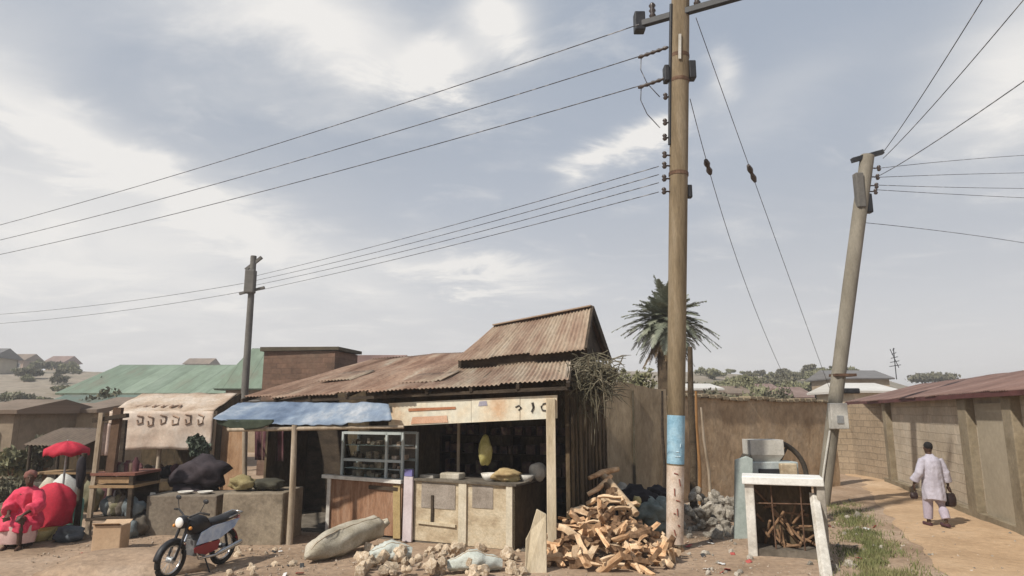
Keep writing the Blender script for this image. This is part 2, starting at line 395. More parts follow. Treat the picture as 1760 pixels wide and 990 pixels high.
# hills
def hillz(x, y):
    az = x/max(y,1.)
    base = 10.6+1.5*noise.noise(V((az*3.2, .3, 1))) + 1.3*noise.noise(V((az*9, .7, 2)))
    if az > .52: base -= min(4.5,(az-.52)*40)
    t = max(0, min(1, (y-48)/100.0)); t = t*(1.6-.6*t)
    return base*t + .5*noise.noise(V((x*.06,y*.06,4)))*t - .3
h = MB(); hx = [-300+6*i for i in range(101)]; hy = [47+5*i for i in range(29)]
h.add([V((x,y,hillz(x,y))) for y in hy for x in hx], [(j*101+i, j*101+i+1, (j+1)*101+i+1, (j+1)*101+i) for j in range(28) for i in range(100)], True)
h.build('hills', HILL, kind='structure', label='low dusty brown hillside behind the houses', cat='hill', origin=(0,0,0))

# ------------------------------------------------------------------ shop frame of reference
C0 = V((0.0, 12.2)); U2 = V((.903,-.43)).normalized(); V2 = V((.43,.903)).normalized()
def SH(px, py, t):
    r = ray(px,py); m = r.x/r.y
    s = (m*(C0.y+t*V2.y) - C0.x - t*V2.x)/(U2.x - m*U2.y)
    return at(px, py, C0.y+s*U2.y+t*V2.y)
def S(px, t, z):
    py = 800
    for _ in range(5):
        q = SH(px,py,t); q = V((q.x,q.y,z)); py = proj(q)[1]
    return q
def W3(s, t, z): return V((C0.x+s*U2.x+t*V2.x, C0.y+s*U2.y+t*V2.y, z))
U3 = V((U2.x,U2.y,0)); V3 = V((V2.x,V2.y,0)); RS = Matrix(((U3.x,V3.x,0),(U3.y,V3.y,0),(0,0,1)))

shop = thing('shop_shack', 'open fronted shack with rusty two tier corrugated roof and painted fascia board', 'shop', W3(-2.5,1.5,0))
e0, e1 = SH(413,684,-.45), SH(976,655,-.45)
r0, rq = SH(640,617,3.3), SH(800,598,3.3)
r1 = SH(985,594,2.6)
rb_cut = .9
split = .60
em, rm = lerp(e0,e1,split), lerp(r0,r1,split)
mb = MB(); corrugated(mb, e0, em, rm, r0, sag=.05, seed=1, ragged=.10, nv=14)
roof = mb.build('roof', RUST, shop, solid=.006)
mb = MB(); corrugated(mb, em+V((0,0,.012)), e1, r1, rm+V((0,0,.012)), sag=.06, seed=2, ragged=.16, nv=14)
mb.build('roof', RUSTP, shop, solid=.006, label='paler patched half of the lower roof')
bk0, bk1 = r0+V3*3.6+V((0,0,-1.2)), r1-U3*.9+V3*2.6+V((0,0,-.9))
mb = MB(); corrugated(mb, bk0, bk1, r1, r0, sag=.03, seed=3); mb.build('roof', RUST, shop, solid=.006, label='rear slope of the lower roof')
# loose patches and stones lying on the tin
for k,(u,v,w,hh,mt) in enumerate([(.14,.3,.9,.9,RUSTP),(.5,.15,1.0,.8,RUSTP)]):
    c = bil(e0,e1,r1,r0,u,v); a = (e1-e0).normalized(); b = (r0-e0); b = (b-a*b.dot(a)).normalized(); n = a.cross(b)
    mb = MB(); o = c+n*.03
    corrugated(mb, o, o+a*w, o+a*w+b*hh, o+b*hh, seed=20+k, sag=.02, nv=3); mb.build('patch_sheet', mt, shop, solid=.006)
# upper roof
u0, u1 = SH(781,619,.95), SH(1007,598,.95)
q0, q1 = SH(850,560,2.0), SH(1018,527,2.0)
b1 = SH(1049,617,3.4); b0 = b1+(u0-u1)
mb = MB(); corrugated(mb, u0,u1,q1,q0, sag=.03, seed=4, ragged=.08)
up = mb.build('upper_roof', RUSTP, shop, solid=.006)
mb = MB(); corrugated(mb, b0,b1,q1,q0, sag=.03, seed=5); mb.build('upper_roof', RUST, shop, solid=.006, label='rear slope of the raised roof')
mb = MB(); i3 = -U3*.12; dz = V((0,0,-.05))
mb.prism([u1+i3+dz, b1+i3+dz, q1+i3+dz], -U3*.04); mb.build('gable', DKWOOD, shop)  # right-facing gable end; its shade is painted in as dark timber
mb = MB(); mb.beam(u1+V((0,0,-.05)), q1+V((0,0,-.05)), .05,.13); mb.beam(b1+V((0,0,-.05)), q1+V((0,0,-.05)), .05,.16); mb.build('bargeboard', DKWOOD, shop)
mb = MB(); mb.beam(q0+V((0,0,.01)), q1+V((0,0,.012)), .22,.025); mb.build('ridge_cap', RUSTP, shop)
mb = MB()   # added dark boards standing in for the shaded gap under the upper eave
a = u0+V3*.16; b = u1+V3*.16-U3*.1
mb.wall(a, b, a.z-.42, a.z+.02, b.z-.5, b.z+.02, .04); mb.build('gap_shade_boards', DKWOOD, shop)
# rafters and purlins
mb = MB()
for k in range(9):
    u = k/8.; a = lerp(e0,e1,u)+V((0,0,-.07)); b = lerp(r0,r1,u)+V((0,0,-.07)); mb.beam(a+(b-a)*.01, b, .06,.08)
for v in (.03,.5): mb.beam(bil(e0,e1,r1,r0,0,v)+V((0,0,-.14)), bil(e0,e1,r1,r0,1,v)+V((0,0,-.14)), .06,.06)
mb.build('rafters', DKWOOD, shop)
# fascia
f0t,f1t,f0b,f1b = SH(668,693,-.28), SH(957,679,-.28), SH(668,733,-.28), SH(957,719,-.28)
mb = MB(); 
def bow(P,k): return P
def strip(u0_,u1_,dz_):
    a,b,c,d = lerp(f0b,f1b,u0_), lerp(f0b,f1b,u1_), lerp(f0t,f1t,u1_), lerp(f0t,f1t,u0_)
    o = -V3*dz_
    mb.prism([a+o,b+o,c+o,d+o], V3*.03)
strip(0,.52,.0); strip(.523,.80,.006); strip(.803,1,.002)
fas = mb.build('fascia_board', FASCIA, shop)
def fpt(px, py, off=.012): 
    q = SH(px,py,-.28-off); return q
mb = MB()   # painted marks on the fascia: bar, round, stroke and hook
mb.prism([fpt(702,707),fpt(783,703),fpt(783,699),fpt(702,702)], -V3*.002)
mb.build('red_bar', REDPNT, fas)
mb = MB(); mb.prism([fpt(706,729),fpt(770,726),fpt(768,714),fpt(709,717)], -V3*.002); mb.build('red_panel', M('faded_salmon',[(.48,.27,.17),(.55,.36,.25)],4,.8,.1), fas)
def glyph(pts, r=.014): 
    q = MB(); q.tube([fpt(*k) for k in pts], r, 5); return q.build('glyph', DKPNT, fas)
glyph([(886,700),(892,697),(896,701),(891,705)]); glyph([(915,692),(917,700),(914,708)], .022)
glyph([(934,694),(941,693),(944,699),(940,706),(932,705),(930,699),(934,694)])
mb = MB(); mb.prism([fpt(822,698),fpt(838,697),fpt(836,689),fpt(824,690)], -V3*.002); mb.build('blue_smudge', M('blue_grey_smudge',[(.25,.24,.30),(.34,.32,.36)],6,.8,.1), fas)
mb = MB(); mb.prism([fpt(662,709),fpt(674,708),fpt(673,699),fpt(663,700)], -V3*.002); mb.prism([fpt(660,726),fpt(672,725),fpt(672,716),fpt(660,717)], -V3*.002); mb.build('dark_smudge', DKPNT, fas)
# posts
def post(px, t, z1, w, mat, name='post', lean=0):
    a = S(px,t,0.0); a.z = gz(a.x,a.y)-.05
    q = MB(); q.beam(a, V((a.x+lean,a.y,z1)), w, w, up=(0,1,0)); return q.build(name, mat, shop, bevel=.01)
post(949,-.30, 2.6, .15, PALEW)
post(786,1.0, 2.5, .06, WOOD)
# walls
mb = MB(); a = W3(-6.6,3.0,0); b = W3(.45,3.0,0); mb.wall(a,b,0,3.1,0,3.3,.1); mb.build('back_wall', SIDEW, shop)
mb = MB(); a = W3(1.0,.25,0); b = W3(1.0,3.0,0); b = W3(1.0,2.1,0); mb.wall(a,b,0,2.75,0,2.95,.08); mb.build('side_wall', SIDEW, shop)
mb = MB()
for k in range(9):
    t = .3+k*.21; x = .93-rnd.uniform(0,.02)
    mb.beam(W3(1.02+rnd.uniform(0,.05),t,0), W3(1.02+rnd.uniform(0,.06),t+rnd.uniform(-.05,.05),2.6+rnd.uniform(-.3,.3)), rnd.uniform(.06,.13), .03, up=U3)
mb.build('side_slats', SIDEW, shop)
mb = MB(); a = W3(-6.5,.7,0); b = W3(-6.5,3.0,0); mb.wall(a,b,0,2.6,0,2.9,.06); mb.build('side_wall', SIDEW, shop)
mb = MB(); mb.wall(S(371,.9,0), S(413,.9,0), .0,2.25,0,2.25,.04); mb.build('end_panel', M('brown_ply',[(.20,.11,.055),(.30,.18,.10),(.36,.24,.15)],2.5,.85,.3,vary=.3,stretch=(2,2,.7)), shop)
mb = MB(); mb.wall(S(470,2.0,0), S(590,2.0,0), 0,2.3,0,2.4,.04); mb.build('dark_bay_screen', DKWOOD, shop)  # added dark screen; the shade of the left bay is in its colour
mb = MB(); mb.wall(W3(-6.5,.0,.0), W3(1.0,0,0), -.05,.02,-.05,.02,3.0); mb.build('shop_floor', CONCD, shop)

# shelves with dark goods inside
sh = thing('goods_shelf', 'dark shelves of goods deep inside the shack', 'shelf', W3(-1.2,2.6,0))
mb = MB()
for z in (.5,1.0,1.45,1.85): mb.box(W3(-1.2,2.7,z),(3.6,.4,.03),RS)
for s in (-3.0,-1.2,.6): mb.box(W3(s,2.7,1.0),(.05,.4,2.0),RS)
mb.build('shelf_frame', DKWOOD, sh)
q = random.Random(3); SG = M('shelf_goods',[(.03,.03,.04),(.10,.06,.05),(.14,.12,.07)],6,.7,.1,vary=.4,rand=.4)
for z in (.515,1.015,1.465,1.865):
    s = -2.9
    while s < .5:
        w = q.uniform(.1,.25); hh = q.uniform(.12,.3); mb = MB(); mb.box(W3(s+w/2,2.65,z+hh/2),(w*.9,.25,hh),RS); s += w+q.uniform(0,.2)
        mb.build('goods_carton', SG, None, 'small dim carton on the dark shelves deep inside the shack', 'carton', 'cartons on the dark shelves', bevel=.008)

# awning poles and tarpaulin
aw = thing('awning_frame', 'rough timber poles and rail holding up the blue awning', 'awning frame', gp(500,936))
pa = gp(497,936); pb = at(506,735,pa.y)
mb = MB(); mb.tube([pa+V((0,0,-.05)), lerp(pa,pb,.5)+V((.015,0,0)), pb+V((0,0,.05))], [.065,.06,.05], 8); mb.build('post', WOOD, aw)
pc = S(421,.75,0); pd = at(420,734,pc.y)
mb = MB(); mb.tube([pc, pd], [.06,.05], 8); mb.build('post', WOOD, aw)
mb = MB(); mb.tube([at(392,739,13.1), at(506,737,pa.y+.02), at(600,735,12.62), at(694,734,12.45)], [.035,.04,.035,.03], 7); mb.build('rail', WOOD, aw)
mb = MB(); mb.tube([at(392,737,13.1), pd], .03, 6); mb.build('rail', WOOD, aw)
ta, tb = at(366,719,13.2), at(674,721,12.35)
td, tc_ = SH(409,692,-.6), SH(668,694,-.55)
mb = MB()
def tarp(u,v):
    q_ = bil(ta,tb,tc_,td,u,v)
    q_.z += -.10*math.sin(u*math.pi)*(1-v) + .035*noise.noise(V((u*4,v*1.5,1))) + .02*noise.noise(V((u*16,v*2.5,3)))+.012*noise.noise(V((u*34,v*6,8))) 
    if v < .05: q_.z -= .05*abs(noise.noise(V((u*13,0,7))))
    return q_
mb.grid(tarp, 60, 16)
mb.build('tarpaulin', BLUETARP, None, 'creased blue tarpaulin awning spread over the left end of the shack', 'tarpaulin', solid=.004)
# green tatter hanging under tarpaulin's left end
mb = MB()
mb.grid(lambda u,v: at(lerp(372,470,u), 721+4*v+14*v*math.sin(u*math.pi)**.6, 13.25-.5*u)+V((0,.02*math.sin(u*20),0)), 24, 4)
mb.build('torn_cloth', M('dark_green_cloth',[(.02,.03,.02),(.05,.06,.04)],5,.9,.2), None, 'dark green torn cloth drooping from the edge of the blue tarpaulin', 'cloth', solid=.01)

# hanging cloth inside left bay
hc = MB()
for k in range(4):
    x0 = 438+k*13
    hc.grid(lambda u,v: S(x0+u*11, 1.0, 2.0-.75*v)+V((0,.03*math.sin(u*9+k),0)), 8, 4)
hc.build('hung_clothes', CLOTHM, None, 'dim maroon and pink cloths hanging in the left bay of the shack', 'clothes', solid=.01)

# ------------------------------------------------------------------ counters
oc = thing('wooden_counter', 'orange brown panelled counter with pale frame under the glass cabinet', 'counter', S(625,.2,0))
a, b = S(562,0,0), S(689,0,0)
mb = MB(); mb.wall(a,b,.06,1.05,.06,1.02,.05); mb.build('front_panel', ORANGEW, oc)
for px in (562,):
    q = S(px,-.03,0); mb = MB(); mb.beam(q, q+V((0,0,1.08)), .07,.07,up=(0,1,0)); mb.build('frame_post', WHITEP, oc, bevel=.006)
mb = MB(); mb.beam(S(556,-.02,1.09), S(692,-.02,1.06), .12,.07); mb.build('top_rail', WHITEP, oc, bevel=.006)
mb = MB(); mb.wall(S(560,.06,0), S(692,.06,0), 1.0,1.04,1.0,1.04,.8); mb.build('counter_top', WOOD, oc)
mb = MB(); mb.beam(S(634,-.025,.93), S(684,-.025,.92), .02,.07); mb.build('inset_board', DKWOOD, oc)
mb = MB(); mb.beam(S(682,-.02,.03), S(682,-.02,1.0), .16,.02,up=V3); mb.build('yellow_board', M('ochre_board',[(.30,.21,.09),(.42,.32,.16)],3,.85,.2,vary=.25), oc)

cc = thing('plank_counter', 'cream weathered board counter with dark end at front of shack', 'counter', S(800,.3,0))
a, b = S(710,0,0), S(884,0,0)
L_ = (b-a).length; ud = (b-a).normalized()
def cpt(u, z, off=0): return a+ud*(u*L_)+V((0,0,z))-V3*off
mb = MB(); mb.wall(cpt(.0,0),cpt(.50,0),.03,1.10,.03,1.10,.03); mb.build('board_panel', CREAMP, cc)
mb = MB(); mb.wall(cpt(.55,0),cpt(1,0),.0,1.10,.0,1.08,.03); mb.build('board_panel', CREAMP, cc)
mb = MB(); mb.wall(cpt(.08,0,.012),cpt(.43,0,.012),.62,1.08,.62,1.06,.01); mb.build('grey_patch', M('greyed_board',[(.20,.165,.13),(.33,.285,.24)],4,.9,.3,vary=.35), cc)
mb = MB(); mb.wall(cpt(.60,0,.012),cpt(.80,0,.012),.68,1.07,.68,1.06,.01); mb.build('grey_patch', MATS['greyed_board'], cc)
mb = MB(); mb.beam(cpt(.51,.0,.02), cpt(.51,1.12,.02), .16,.05,up=V3); mb.build('stile', M('pale_stile',[(.46,.40,.29),(.58,.52,.41)],3,.85,.2), cc)
mb = MB(); mb.beam(cpt(.05,.36,.02), cpt(.44,.34,.02), .035,.05); mb.build('batten', PALEW, cc)
mb = MB(); mb.beam(cpt(.20,.36,.02), cpt(.20,.85,.02), .05,.03,up=V3); mb.build('batten', DKWOOD, cc)
mb = MB(); mb.beam(cpt(.96,0,.02), cpt(.96,1.1,.02), .12,.04,up=V3); mb.build('stile', MATS['pale_stile'], cc)
mb = MB(); mb.wall(b-V3*.0, b+V3*1.5, .0,1.08,0,1.05,.04); mb.build('end_board', SIDEW, cc)  # end turned from the sun; its shade is put into the dark colour
mb = MB(); mb.wall(cpt(-.02,0,.06),cpt(1.03,0,.06),1.105,1.14,1.09,1.125,1.0); mb.build('counter_top', CONCD, cc)
pq = S(700,-.06,0); mb = MB(); mb.beam(pq, pq+V((0,0,1.17)), .20,.05,up=V3); mb.build('corner_post', PINKW, cc, bevel=.008)
mb = MB(); mb.beam(pq+V((0,0,1.175)), pq+V((0,0,1.30)), .17,.06,up=V3); mb.build('post_cap', M('blue_violet_paint',[(.12,.11,.28),(.2,.18,.36)],4,.7,.1), cc)

# glass cabinet
gc = thing('glass_cabinet', 'pale blue framed glass display cabinet standing on orange brown counter', 'display cabinet', S(635,.3,1.04))
z0, z1 = 1.045, 1.97
A, B = S(583,.12,0), S(688,.12,0); ud2 = (B-A).normalized(); Lc = (B-A).length
def gpt(u, z, t=0): return A+ud2*(u*Lc)+V3*t+V((0,0,z))
for u in (0,.74,1.0):
    for t in (0,.5):
        mb = MB(); mb.beam(gpt(u,z0,t), gpt(u,z1,t), .05,.05,up=V3); mb.build('upright', PALEBL, gc, bevel=.005)
for z in (z0+.02, 1.42, z1-.02):
    for t in (0,.5):
        mb = MB(); mb.beam(gpt(0.02,z,t), gpt(.98,z,t), .05 if z != 1.42 else .035,.05); mb.build('rail', PALEBL, gc)
mb = MB()
for z in (1.07,1.25,1.43,1.70): mb.wall(gpt(.03,0,.03),gpt(.97,0,.03),z,z+.012,z,z+.012,.42)
mb.build('shelf', PALEBL, gc)
mb = MB(); mb.wall(gpt(.02,0,.52),gpt(.98,0,.52),z0,z1,z0,z1,.02); mb.build('back_panel', M('cabinet_back',[(.12,.10,.085),(.2,.165,.13)],4,.8,.1), gc)
mb = MB(); mb.wall(gpt(.02,0,.005),gpt(.72,0,.005),1.46,z1-.05,1.46,z1-.05,.006); mb.build('pane', GLASS, gc)
mb = MB(); mb.wall(gpt(.02,0,.005),gpt(.72,0,.005),z0+.05,1.39,z0+.05,1.39,.006); mb.build('pane', GLASS, gc)
q = random.Random(5); CG = M('cabinet_goods',[(.10,.08,.07),(.30,.22,.16),(.42,.38,.33)],9,.6,.1,vary=.4,rand=.4)
for z in (1.082,1.262,1.442,1.712):
    u = .06
    while u < .92:
        w = q.uniform(.05,.09); hh = q.uniform(.06,.15)
        if abs(u+w/2-.74) > .05:
            mb = MB(); mb.box(gpt(u+w/2,z+hh/2,q.uniform(.15,.3)),(w*Lc*.9,.12,hh),RS); mb.build('goods_packet', CG, None, 'small packet displayed inside the pale blue glass cabinet', 'packet', 'packets in the glass cabinet', bevel=.006)
        u += w+q.uniform(0,.06)

# goods on the counters
def bowl(name, c, r, hh, mat, label, cat='bowl', n=18):
    c = V(c); q = MB(); prof = [(.55*r,0),(.8*r,hh*.35),(r,hh),(r*.96,hh),(.74*r,hh*.4),(.5*r,hh*.12)]
    q.loft([[c+V((rr*math.cos(k*2*math.pi/n), rr*math.sin(k*2*math.pi/n), z)) for k in range(n)] for rr,z in prof], True, True)
    return q.build(name, mat, None, label, cat)
ct = 1.135
bowl('enamel_bowl', S(842,.25,ct), .17,.13, WHITEP, 'whitish enamel bowl on the cream counter below the hanging bag')
bowl('enamel_bowl', S(905,.55,ct-.015), .15,.12, CHALK, 'greyish bowl on the right end of the cream counter')
q = MB(); c = S(870,.3,ct+.1); q.blob(c,(.26,.17,.12),3,.3,3,2.0)
q.build('produce_bag', M('brown_bag',[(.28,.19,.09),(.42,.31,.16),(.30,.26,.12)],4,.85,.4), None,'slumped tan bag with yellow patches on cream counter beside the end bowl','bag')
q = MB(); c = S(778,.2,ct+.055); q.box(c,(.42,.26,.12),RS); q.build('folded_sack', SACK, None,'grey folded sack lying flat on the middle of cream counter','sack', bevel=.03)
q = MB(); c = S(925,.9,ct+.14); q.blob(c,(.16,.14,.16),4,.2,3); q.build('cloth_bundle', CHALK, None,'pale round bundle at the far right corner of the cream counter','bundle')
q = MB(); c = S(740,.25,ct+.03); q.box(c,(.3,.3,.06),RS); q.build('tray', CONC, None,'flat grey tray on the cream counter next to the pink post','tray', bevel=.01)
# hanging yellow bag
q = MB(); c = SH(834,775,.35); q.blob(c,(.13,.11,.26),6,.18,3,1.4); hb = q.build('hanging_bag', YELBAG, None,'yellow green bag hanging from the rafters above the cream counter','bag', origin=c)
q = MB(); q.tube([c+V((0,0,.22)), c+V((.01,0,.62))], .012, 6); q.build('strap', DKWOOD, hb)

# ------------------------------------------------------------------ brush on the gable end
bz = SH(1012,652,.9)
q = MB(); rr = random.Random(9)
for k in range(620):
    c = SH(rr.gauss(1013,22), rr.gauss(652,17), rr.uniform(.3,1.5)); d = V((rr.gauss(.15,.5),rr.gauss(0,.4),rr.gauss(-.25,.5))).normalized()*rr.uniform(.15,.45)
    q.tube([c, c+d*.5+V((0,0,.03)), c+d], [.012,.009,.004], 4, caps=False)
leafcloud(q, bz+V((.05,0,.05)), (.52,.5,.40), 4200, .085, 4, clumps=16)
q.build('dry_brush_heap', BRUSH, None,'tangled grey dry brush slung over the right gable end of the shack','brush')
q = MB()
for k in range(26):
    c = SH(rr.uniform(965,1048), rr.uniform(668,690), rr.uniform(.2,1.2)); d = V((rr.gauss(0,.1),rr.gauss(0,.1),-1))*rr.uniform(.25,.8)
    q.tube([c, c+d*.5+V((rr.gauss(0,.05),0,0)), c+d], [.014,.011,.004], 4, caps=False)
q.build('hanging_straw', BRUSH, None,'dead straw strands hanging down the side wall of the shack','straw')

# ------------------------------------------------------------------ walls to the right
mwA, mwM, mwB = xz(1046,17.0,0), xz(1152,18.3,0), xz(1445,22.3,0)
q = MB()
def ragged_wall(q, a, b, za, zb, th, n, amp, seed):
    a=V((a.x,a.y,0)); b=V((b.x,b.y,0)); d=(b-a).normalized(); nn=V((-d.y,d.x,0))*th; L0=(b-a).length
    nv = 8; 
    def zt(u): return lerp(za,zb,u)+amp*noise.noise(V((u*L0*.9,seed,0)))+amp*.5*noise.noise(V((u*L0*4,seed,1)))
    def front(u,v):
        p_ = lerp(a,b,u); z = -.1+v*(zt(u)+.1)
        return V((p_.x,p_.y,z)) + V((d.y,-d.x,0))*.03*noise.noise(V((u*L0*1.4,z*1.4,seed)))
    q.grid(front, n, nv, True, lambda u,v: (u*L0, v*lerp(za,zb,u)))
    q.grid(lambda u,v: lerp(front(u,1), V((lerp(a,b,u).x+nn.x, lerp(a,b,u).y+nn.y, zt(u)-.03)), v), n, 1, True, lambda u,v:(u*L0,v*th))
    q.grid(lambda u,v: V((lerp(a,b,u).x+nn.x, lerp(a,b,u).y+nn.y, -.1+(1-v)*(zt(u)+.07))), n, 2, True, lambda u,v:(u*L0,v*2))
    e = [front(1,0),front(1,1),V((b.x+nn.x,b.y+nn.y,zt(1)-.03)),V((b.x+nn.x,b.y+nn.y,-.1))]
    q.add(e,[(0,3,2,1)])
    return zt
mw = thing('plastered_wall','streaky olive brown plastered wall between shack and tall pole','wall',mwA)
ragged_wall(q, mwA, mwM, 3.15, 2.95, .3, 60, .07, 3); q.build('wall', OLDPLAS, mw)
for px in (1092,):
    q = MB(); c = xz(px, 17+ (px-1046)/106.*1.3-.06, 0); q.beam(c, c+V((.03,0,2.9)), .05,.06,up=(0,1,0)); q.build('pilaster', M('dark_streak_plaster',[(.06,.05,.03),(.11,.09,.06)],2,.95,.4,vary=.4), mw)
q = MB(); mudw = thing('mud_wall','long tan mud wall with ragged top behind the rubble','wall',mwM)
ragged_wall(q, mwM+V((.02,0,0)), mwB, 2.78, 2.66, .35, 130, .045, 5)
q.build('wall', TAN, mudw)
q = MB(); 
cap = lambda u: lerp(mwM,mwB,u)
for k in range(26):
    u = (k+.1)/26; u2 = (k+.95)/26; a_=cap(u); b_=cap(u2); z=lerp(2.78,2.66,u)+rnd.uniform(-.03,.05)
    q.beam(V((a_.x+.02,a_.y+.12,z)), V((b_.x+.02,b_.y+.12,z+rnd.uniform(-.015,.015))), .42,rnd.uniform(.07,.12))
q.build('coping', M('grey_coping',[(.21,.165,.105),(.30,.245,.17)],2,.95,.5,vary=.3), mudw, bevel=.015)
for k,(px,zz,w,hh) in enumerate([(1250,2.3,.35,.5),(1335,1.9,.5,.4),(1390,1.4,.6,.5),(1285,1.5,.5,.3)]):
    u=(px-1152)/293.; c=lerp(mwM,mwB,u)

# block wall on the right
WA, WB = gp(1762,918), gp(1530,828)
wd = (WB-WA).normalized(); WN = WA - wd*6.0
bw = thing('block_wall','long beige block compound wall with piers along the sandy lane','wall',lerp(WA,WB,.5))
q = MB(); q.wall(WN, WB, -.1,2.72,-.1,2.70,-.2); q.build('wall', BLOCK, bw)
def wpt(px):    # along-wall point at a picture column
    lo, hi = -6.0, (WB-WA).length
    for _ in range(40):
        m_ = (lo+hi)/2
        if proj(WA+wd*m_+V((0,0,1.5)))[0] > px: lo = m_
        else: hi = m_
    return WA+wd*lo
nrm = V((-wd.y, wd.x, 0))
for px, w, mt in ((1533,.42,PIER),(1675,.55,PIER),(1757,.45,PIER)):
    c = wpt(px)+nrm*.06; q = MB(); q.beam(c+V((0,0,-.1)), c+V((0,0,2.69)), .24, w, up=wd); q.build('pier', mt, bw, bevel=.02)
c0, c1 = wpt(1690)+nrm*.03, wpt(1742)+nrm*.03
q = MB(); q.wall(c1,c0,.02,2.55,.02,2.55,.03); q.build('gate_panel', PANEL, bw)
q = MB(); q.beam(WN+nrm*.05+V((0,0,.04)), WB+nrm*.05+V((0,0,.04)), .25,.2); q.build('footing', PIER, bw)
# far return wall
WC, WD = gp(1470,816), gp(1405,812)
q = MB(); q.wall(WB+V((.15,.05,0)), WC, -.1,2.66,-.1,2.62,-.2); q.wall(WC, WD, -.1,2.6,-.1,2.6,-.2)
q.build('return_wall', M('tan_block_wall',[(.25,.19,.125),(.33,.255,.175)],.9,.95,.5,fine=12,vary=.25,brick=(.46,.23,.018,.75,.08)), None, 'tan block wall closing the lane behind the leaning pole', 'wall')
# red roof over the wall
rr_ = thing('long_house','low long house with faded red rusty roof behind the block wall','house',lerp(WA,WB,.5)-nrm*3)
off = nrm*.32
WE = WB+wd*5.0
ea, eb = WN+off+V((0,0,2.80)), WE+off+V((0,0,2.72))
ra, rb = WN-nrm*2.6+V((0,0,3.52)), WE-nrm*2.6+V((0,0,3.44))
q = MB(); corrugated(q, ea, eb, rb, ra, wl=.12, amp=.016, sag=.03, seed=11, ragged=.05); q.build('roof', RUSTR, rr_, solid=.008)
q = MB(); corrugated(q, WN-nrm*5.4+V((0,0,2.7)), WE-nrm*5.4+V((0,0,2.7)), rb, ra, wl=.2, amp=.016, seed=12); q.build('roof', RUSTR, rr_, solid=.008, label='rear slope of the red roof')
q = MB(); q.beam(ea+V((0,0,-.06))-nrm*.03, eb+V((0,0,-.06))-nrm*.03, .05,.10); q.build('fascia_board', M('dark_red_board',[(.07,.022,.02),(.12,.045,.04)],3,.85,.2), rr_)
q = MB(); q.wall(WN-nrm*5, WE-nrm*5, 0,2.65,0,2.65,.2); q.build('wall', PLAST, rr_)
q = MB(); gA=WE-nrm*.6-wd*.3; gB=WE-nrm*5.0-wd*.3
q.prism([gA, gB, gB+V((0,0,2.68)), lerp(gA,gB,.44)+V((0,0,3.38)), gA+V((0,0,2.82))], -wd*.2); q.build('gable_wall', PLASP, rr_)

# ------------------------------------------------------------------ background houses
def house(px0, px1, Y, zw, zr, wallm, roofm, label, depth=7, name='house', hip=0.0, over=.5, wins=3, z0=0.0, zrl=None):
    a_, b_ = xz(px0,Y,0), xz(px1,Y,0); w = b_.x-a_.x
    t = thing(name, label, 'house', V(((a_.x+b_.x)/2, Y+depth/2, z0)))
    q = MB(); q.wall(V((a_.x,Y,0)), V((b_.x,Y,0)), z0-1, zw, z0-1, zw, .25)
    q.wall(V((b_.x,Y+.26,0)), V((b_.x,Y+depth,0)), z0-1, zw, z0-1, zw, .25); q.wall(V((a_.x,Y+depth,0)), V((a_.x,Y+.26,0)), z0-1, zw, z0-1, zw, .25)
    q.wall(V((b_.x,Y+depth,0)), V((a_.x,Y+depth,0)), z0-1, zw, z0-1, zw, .25); q.build('wall', wallm, t)
    x0, x1 = a_.x-over, b_.x+over; y0, y1 = Y-over, Y+depth+over; ym = (y0+y1)/2
    h_ = w*hip
    q = MB()
    E=[V((x0,y0,zw-.05)),V((x1,y0,zw-.05)),V((x1,y1,zw-.05)),V((x0,y1,zw-.05)),V((x0+h_,ym,zr)),V((x1-h_,ym,zr))]
    uv=[(0,0),(x1-x0,0),(x1-x0,0),(0,0),(h_,4),(x1-x0-h_,4)]
    q.add(E,[(0,1,5,4),(2,3,4,5),(1,2,5),(3,0,4)],False,uv)
    q.build('roof', roofm, t, solid=.12)
    for k in range(wins):
        cx = a_.x+w*(k+.5)/wins; zc = zw-1.15
        q = MB(); q.box((cx,Y-.03,zc),(w/wins*.35,.08,1.0)); wn = q.build('window', WHITEP, t)
        q = MB(); q.box((cx,Y-.075,zc),(w/wins*.27,.02,.84)); q.build('pane', DKWIN, wn)
    return t
def zat(py, Y): return at(880,py,Y).z
# left: green roofed buildings
house(105, 470, 46, zat(676,46), zat(628,52), PLASP, GREENR, 'wide house with long pale green roof beyond the market stalls', depth=12, hip=.03, wins=6)
t = house(380, 470, 40, zat(668,40), zat(600,43), PLAST, GREENR, 'tall gabled pale green roofed house beside the far pole', depth=6, hip=.25, wins=1)
house(40, 178, 33, zat(712,33), zat(680,36), PLAST, GREENR2, 'small tan house with dull blue green roof behind the red parasol', depth=6, wins=2, hip=.06)
house(-120, 30, 30, zat(728,30), zat(712,33), PLASP, DUSTY, 'brown roofed mud house at the left edge of the market', depth=6, wins=2)
house(150, 330, 29, zat(702,29), zat(684,31), PLASP, DUSTY, 'low rust roofed house behind the faded banner stall', depth=5, wins=3)
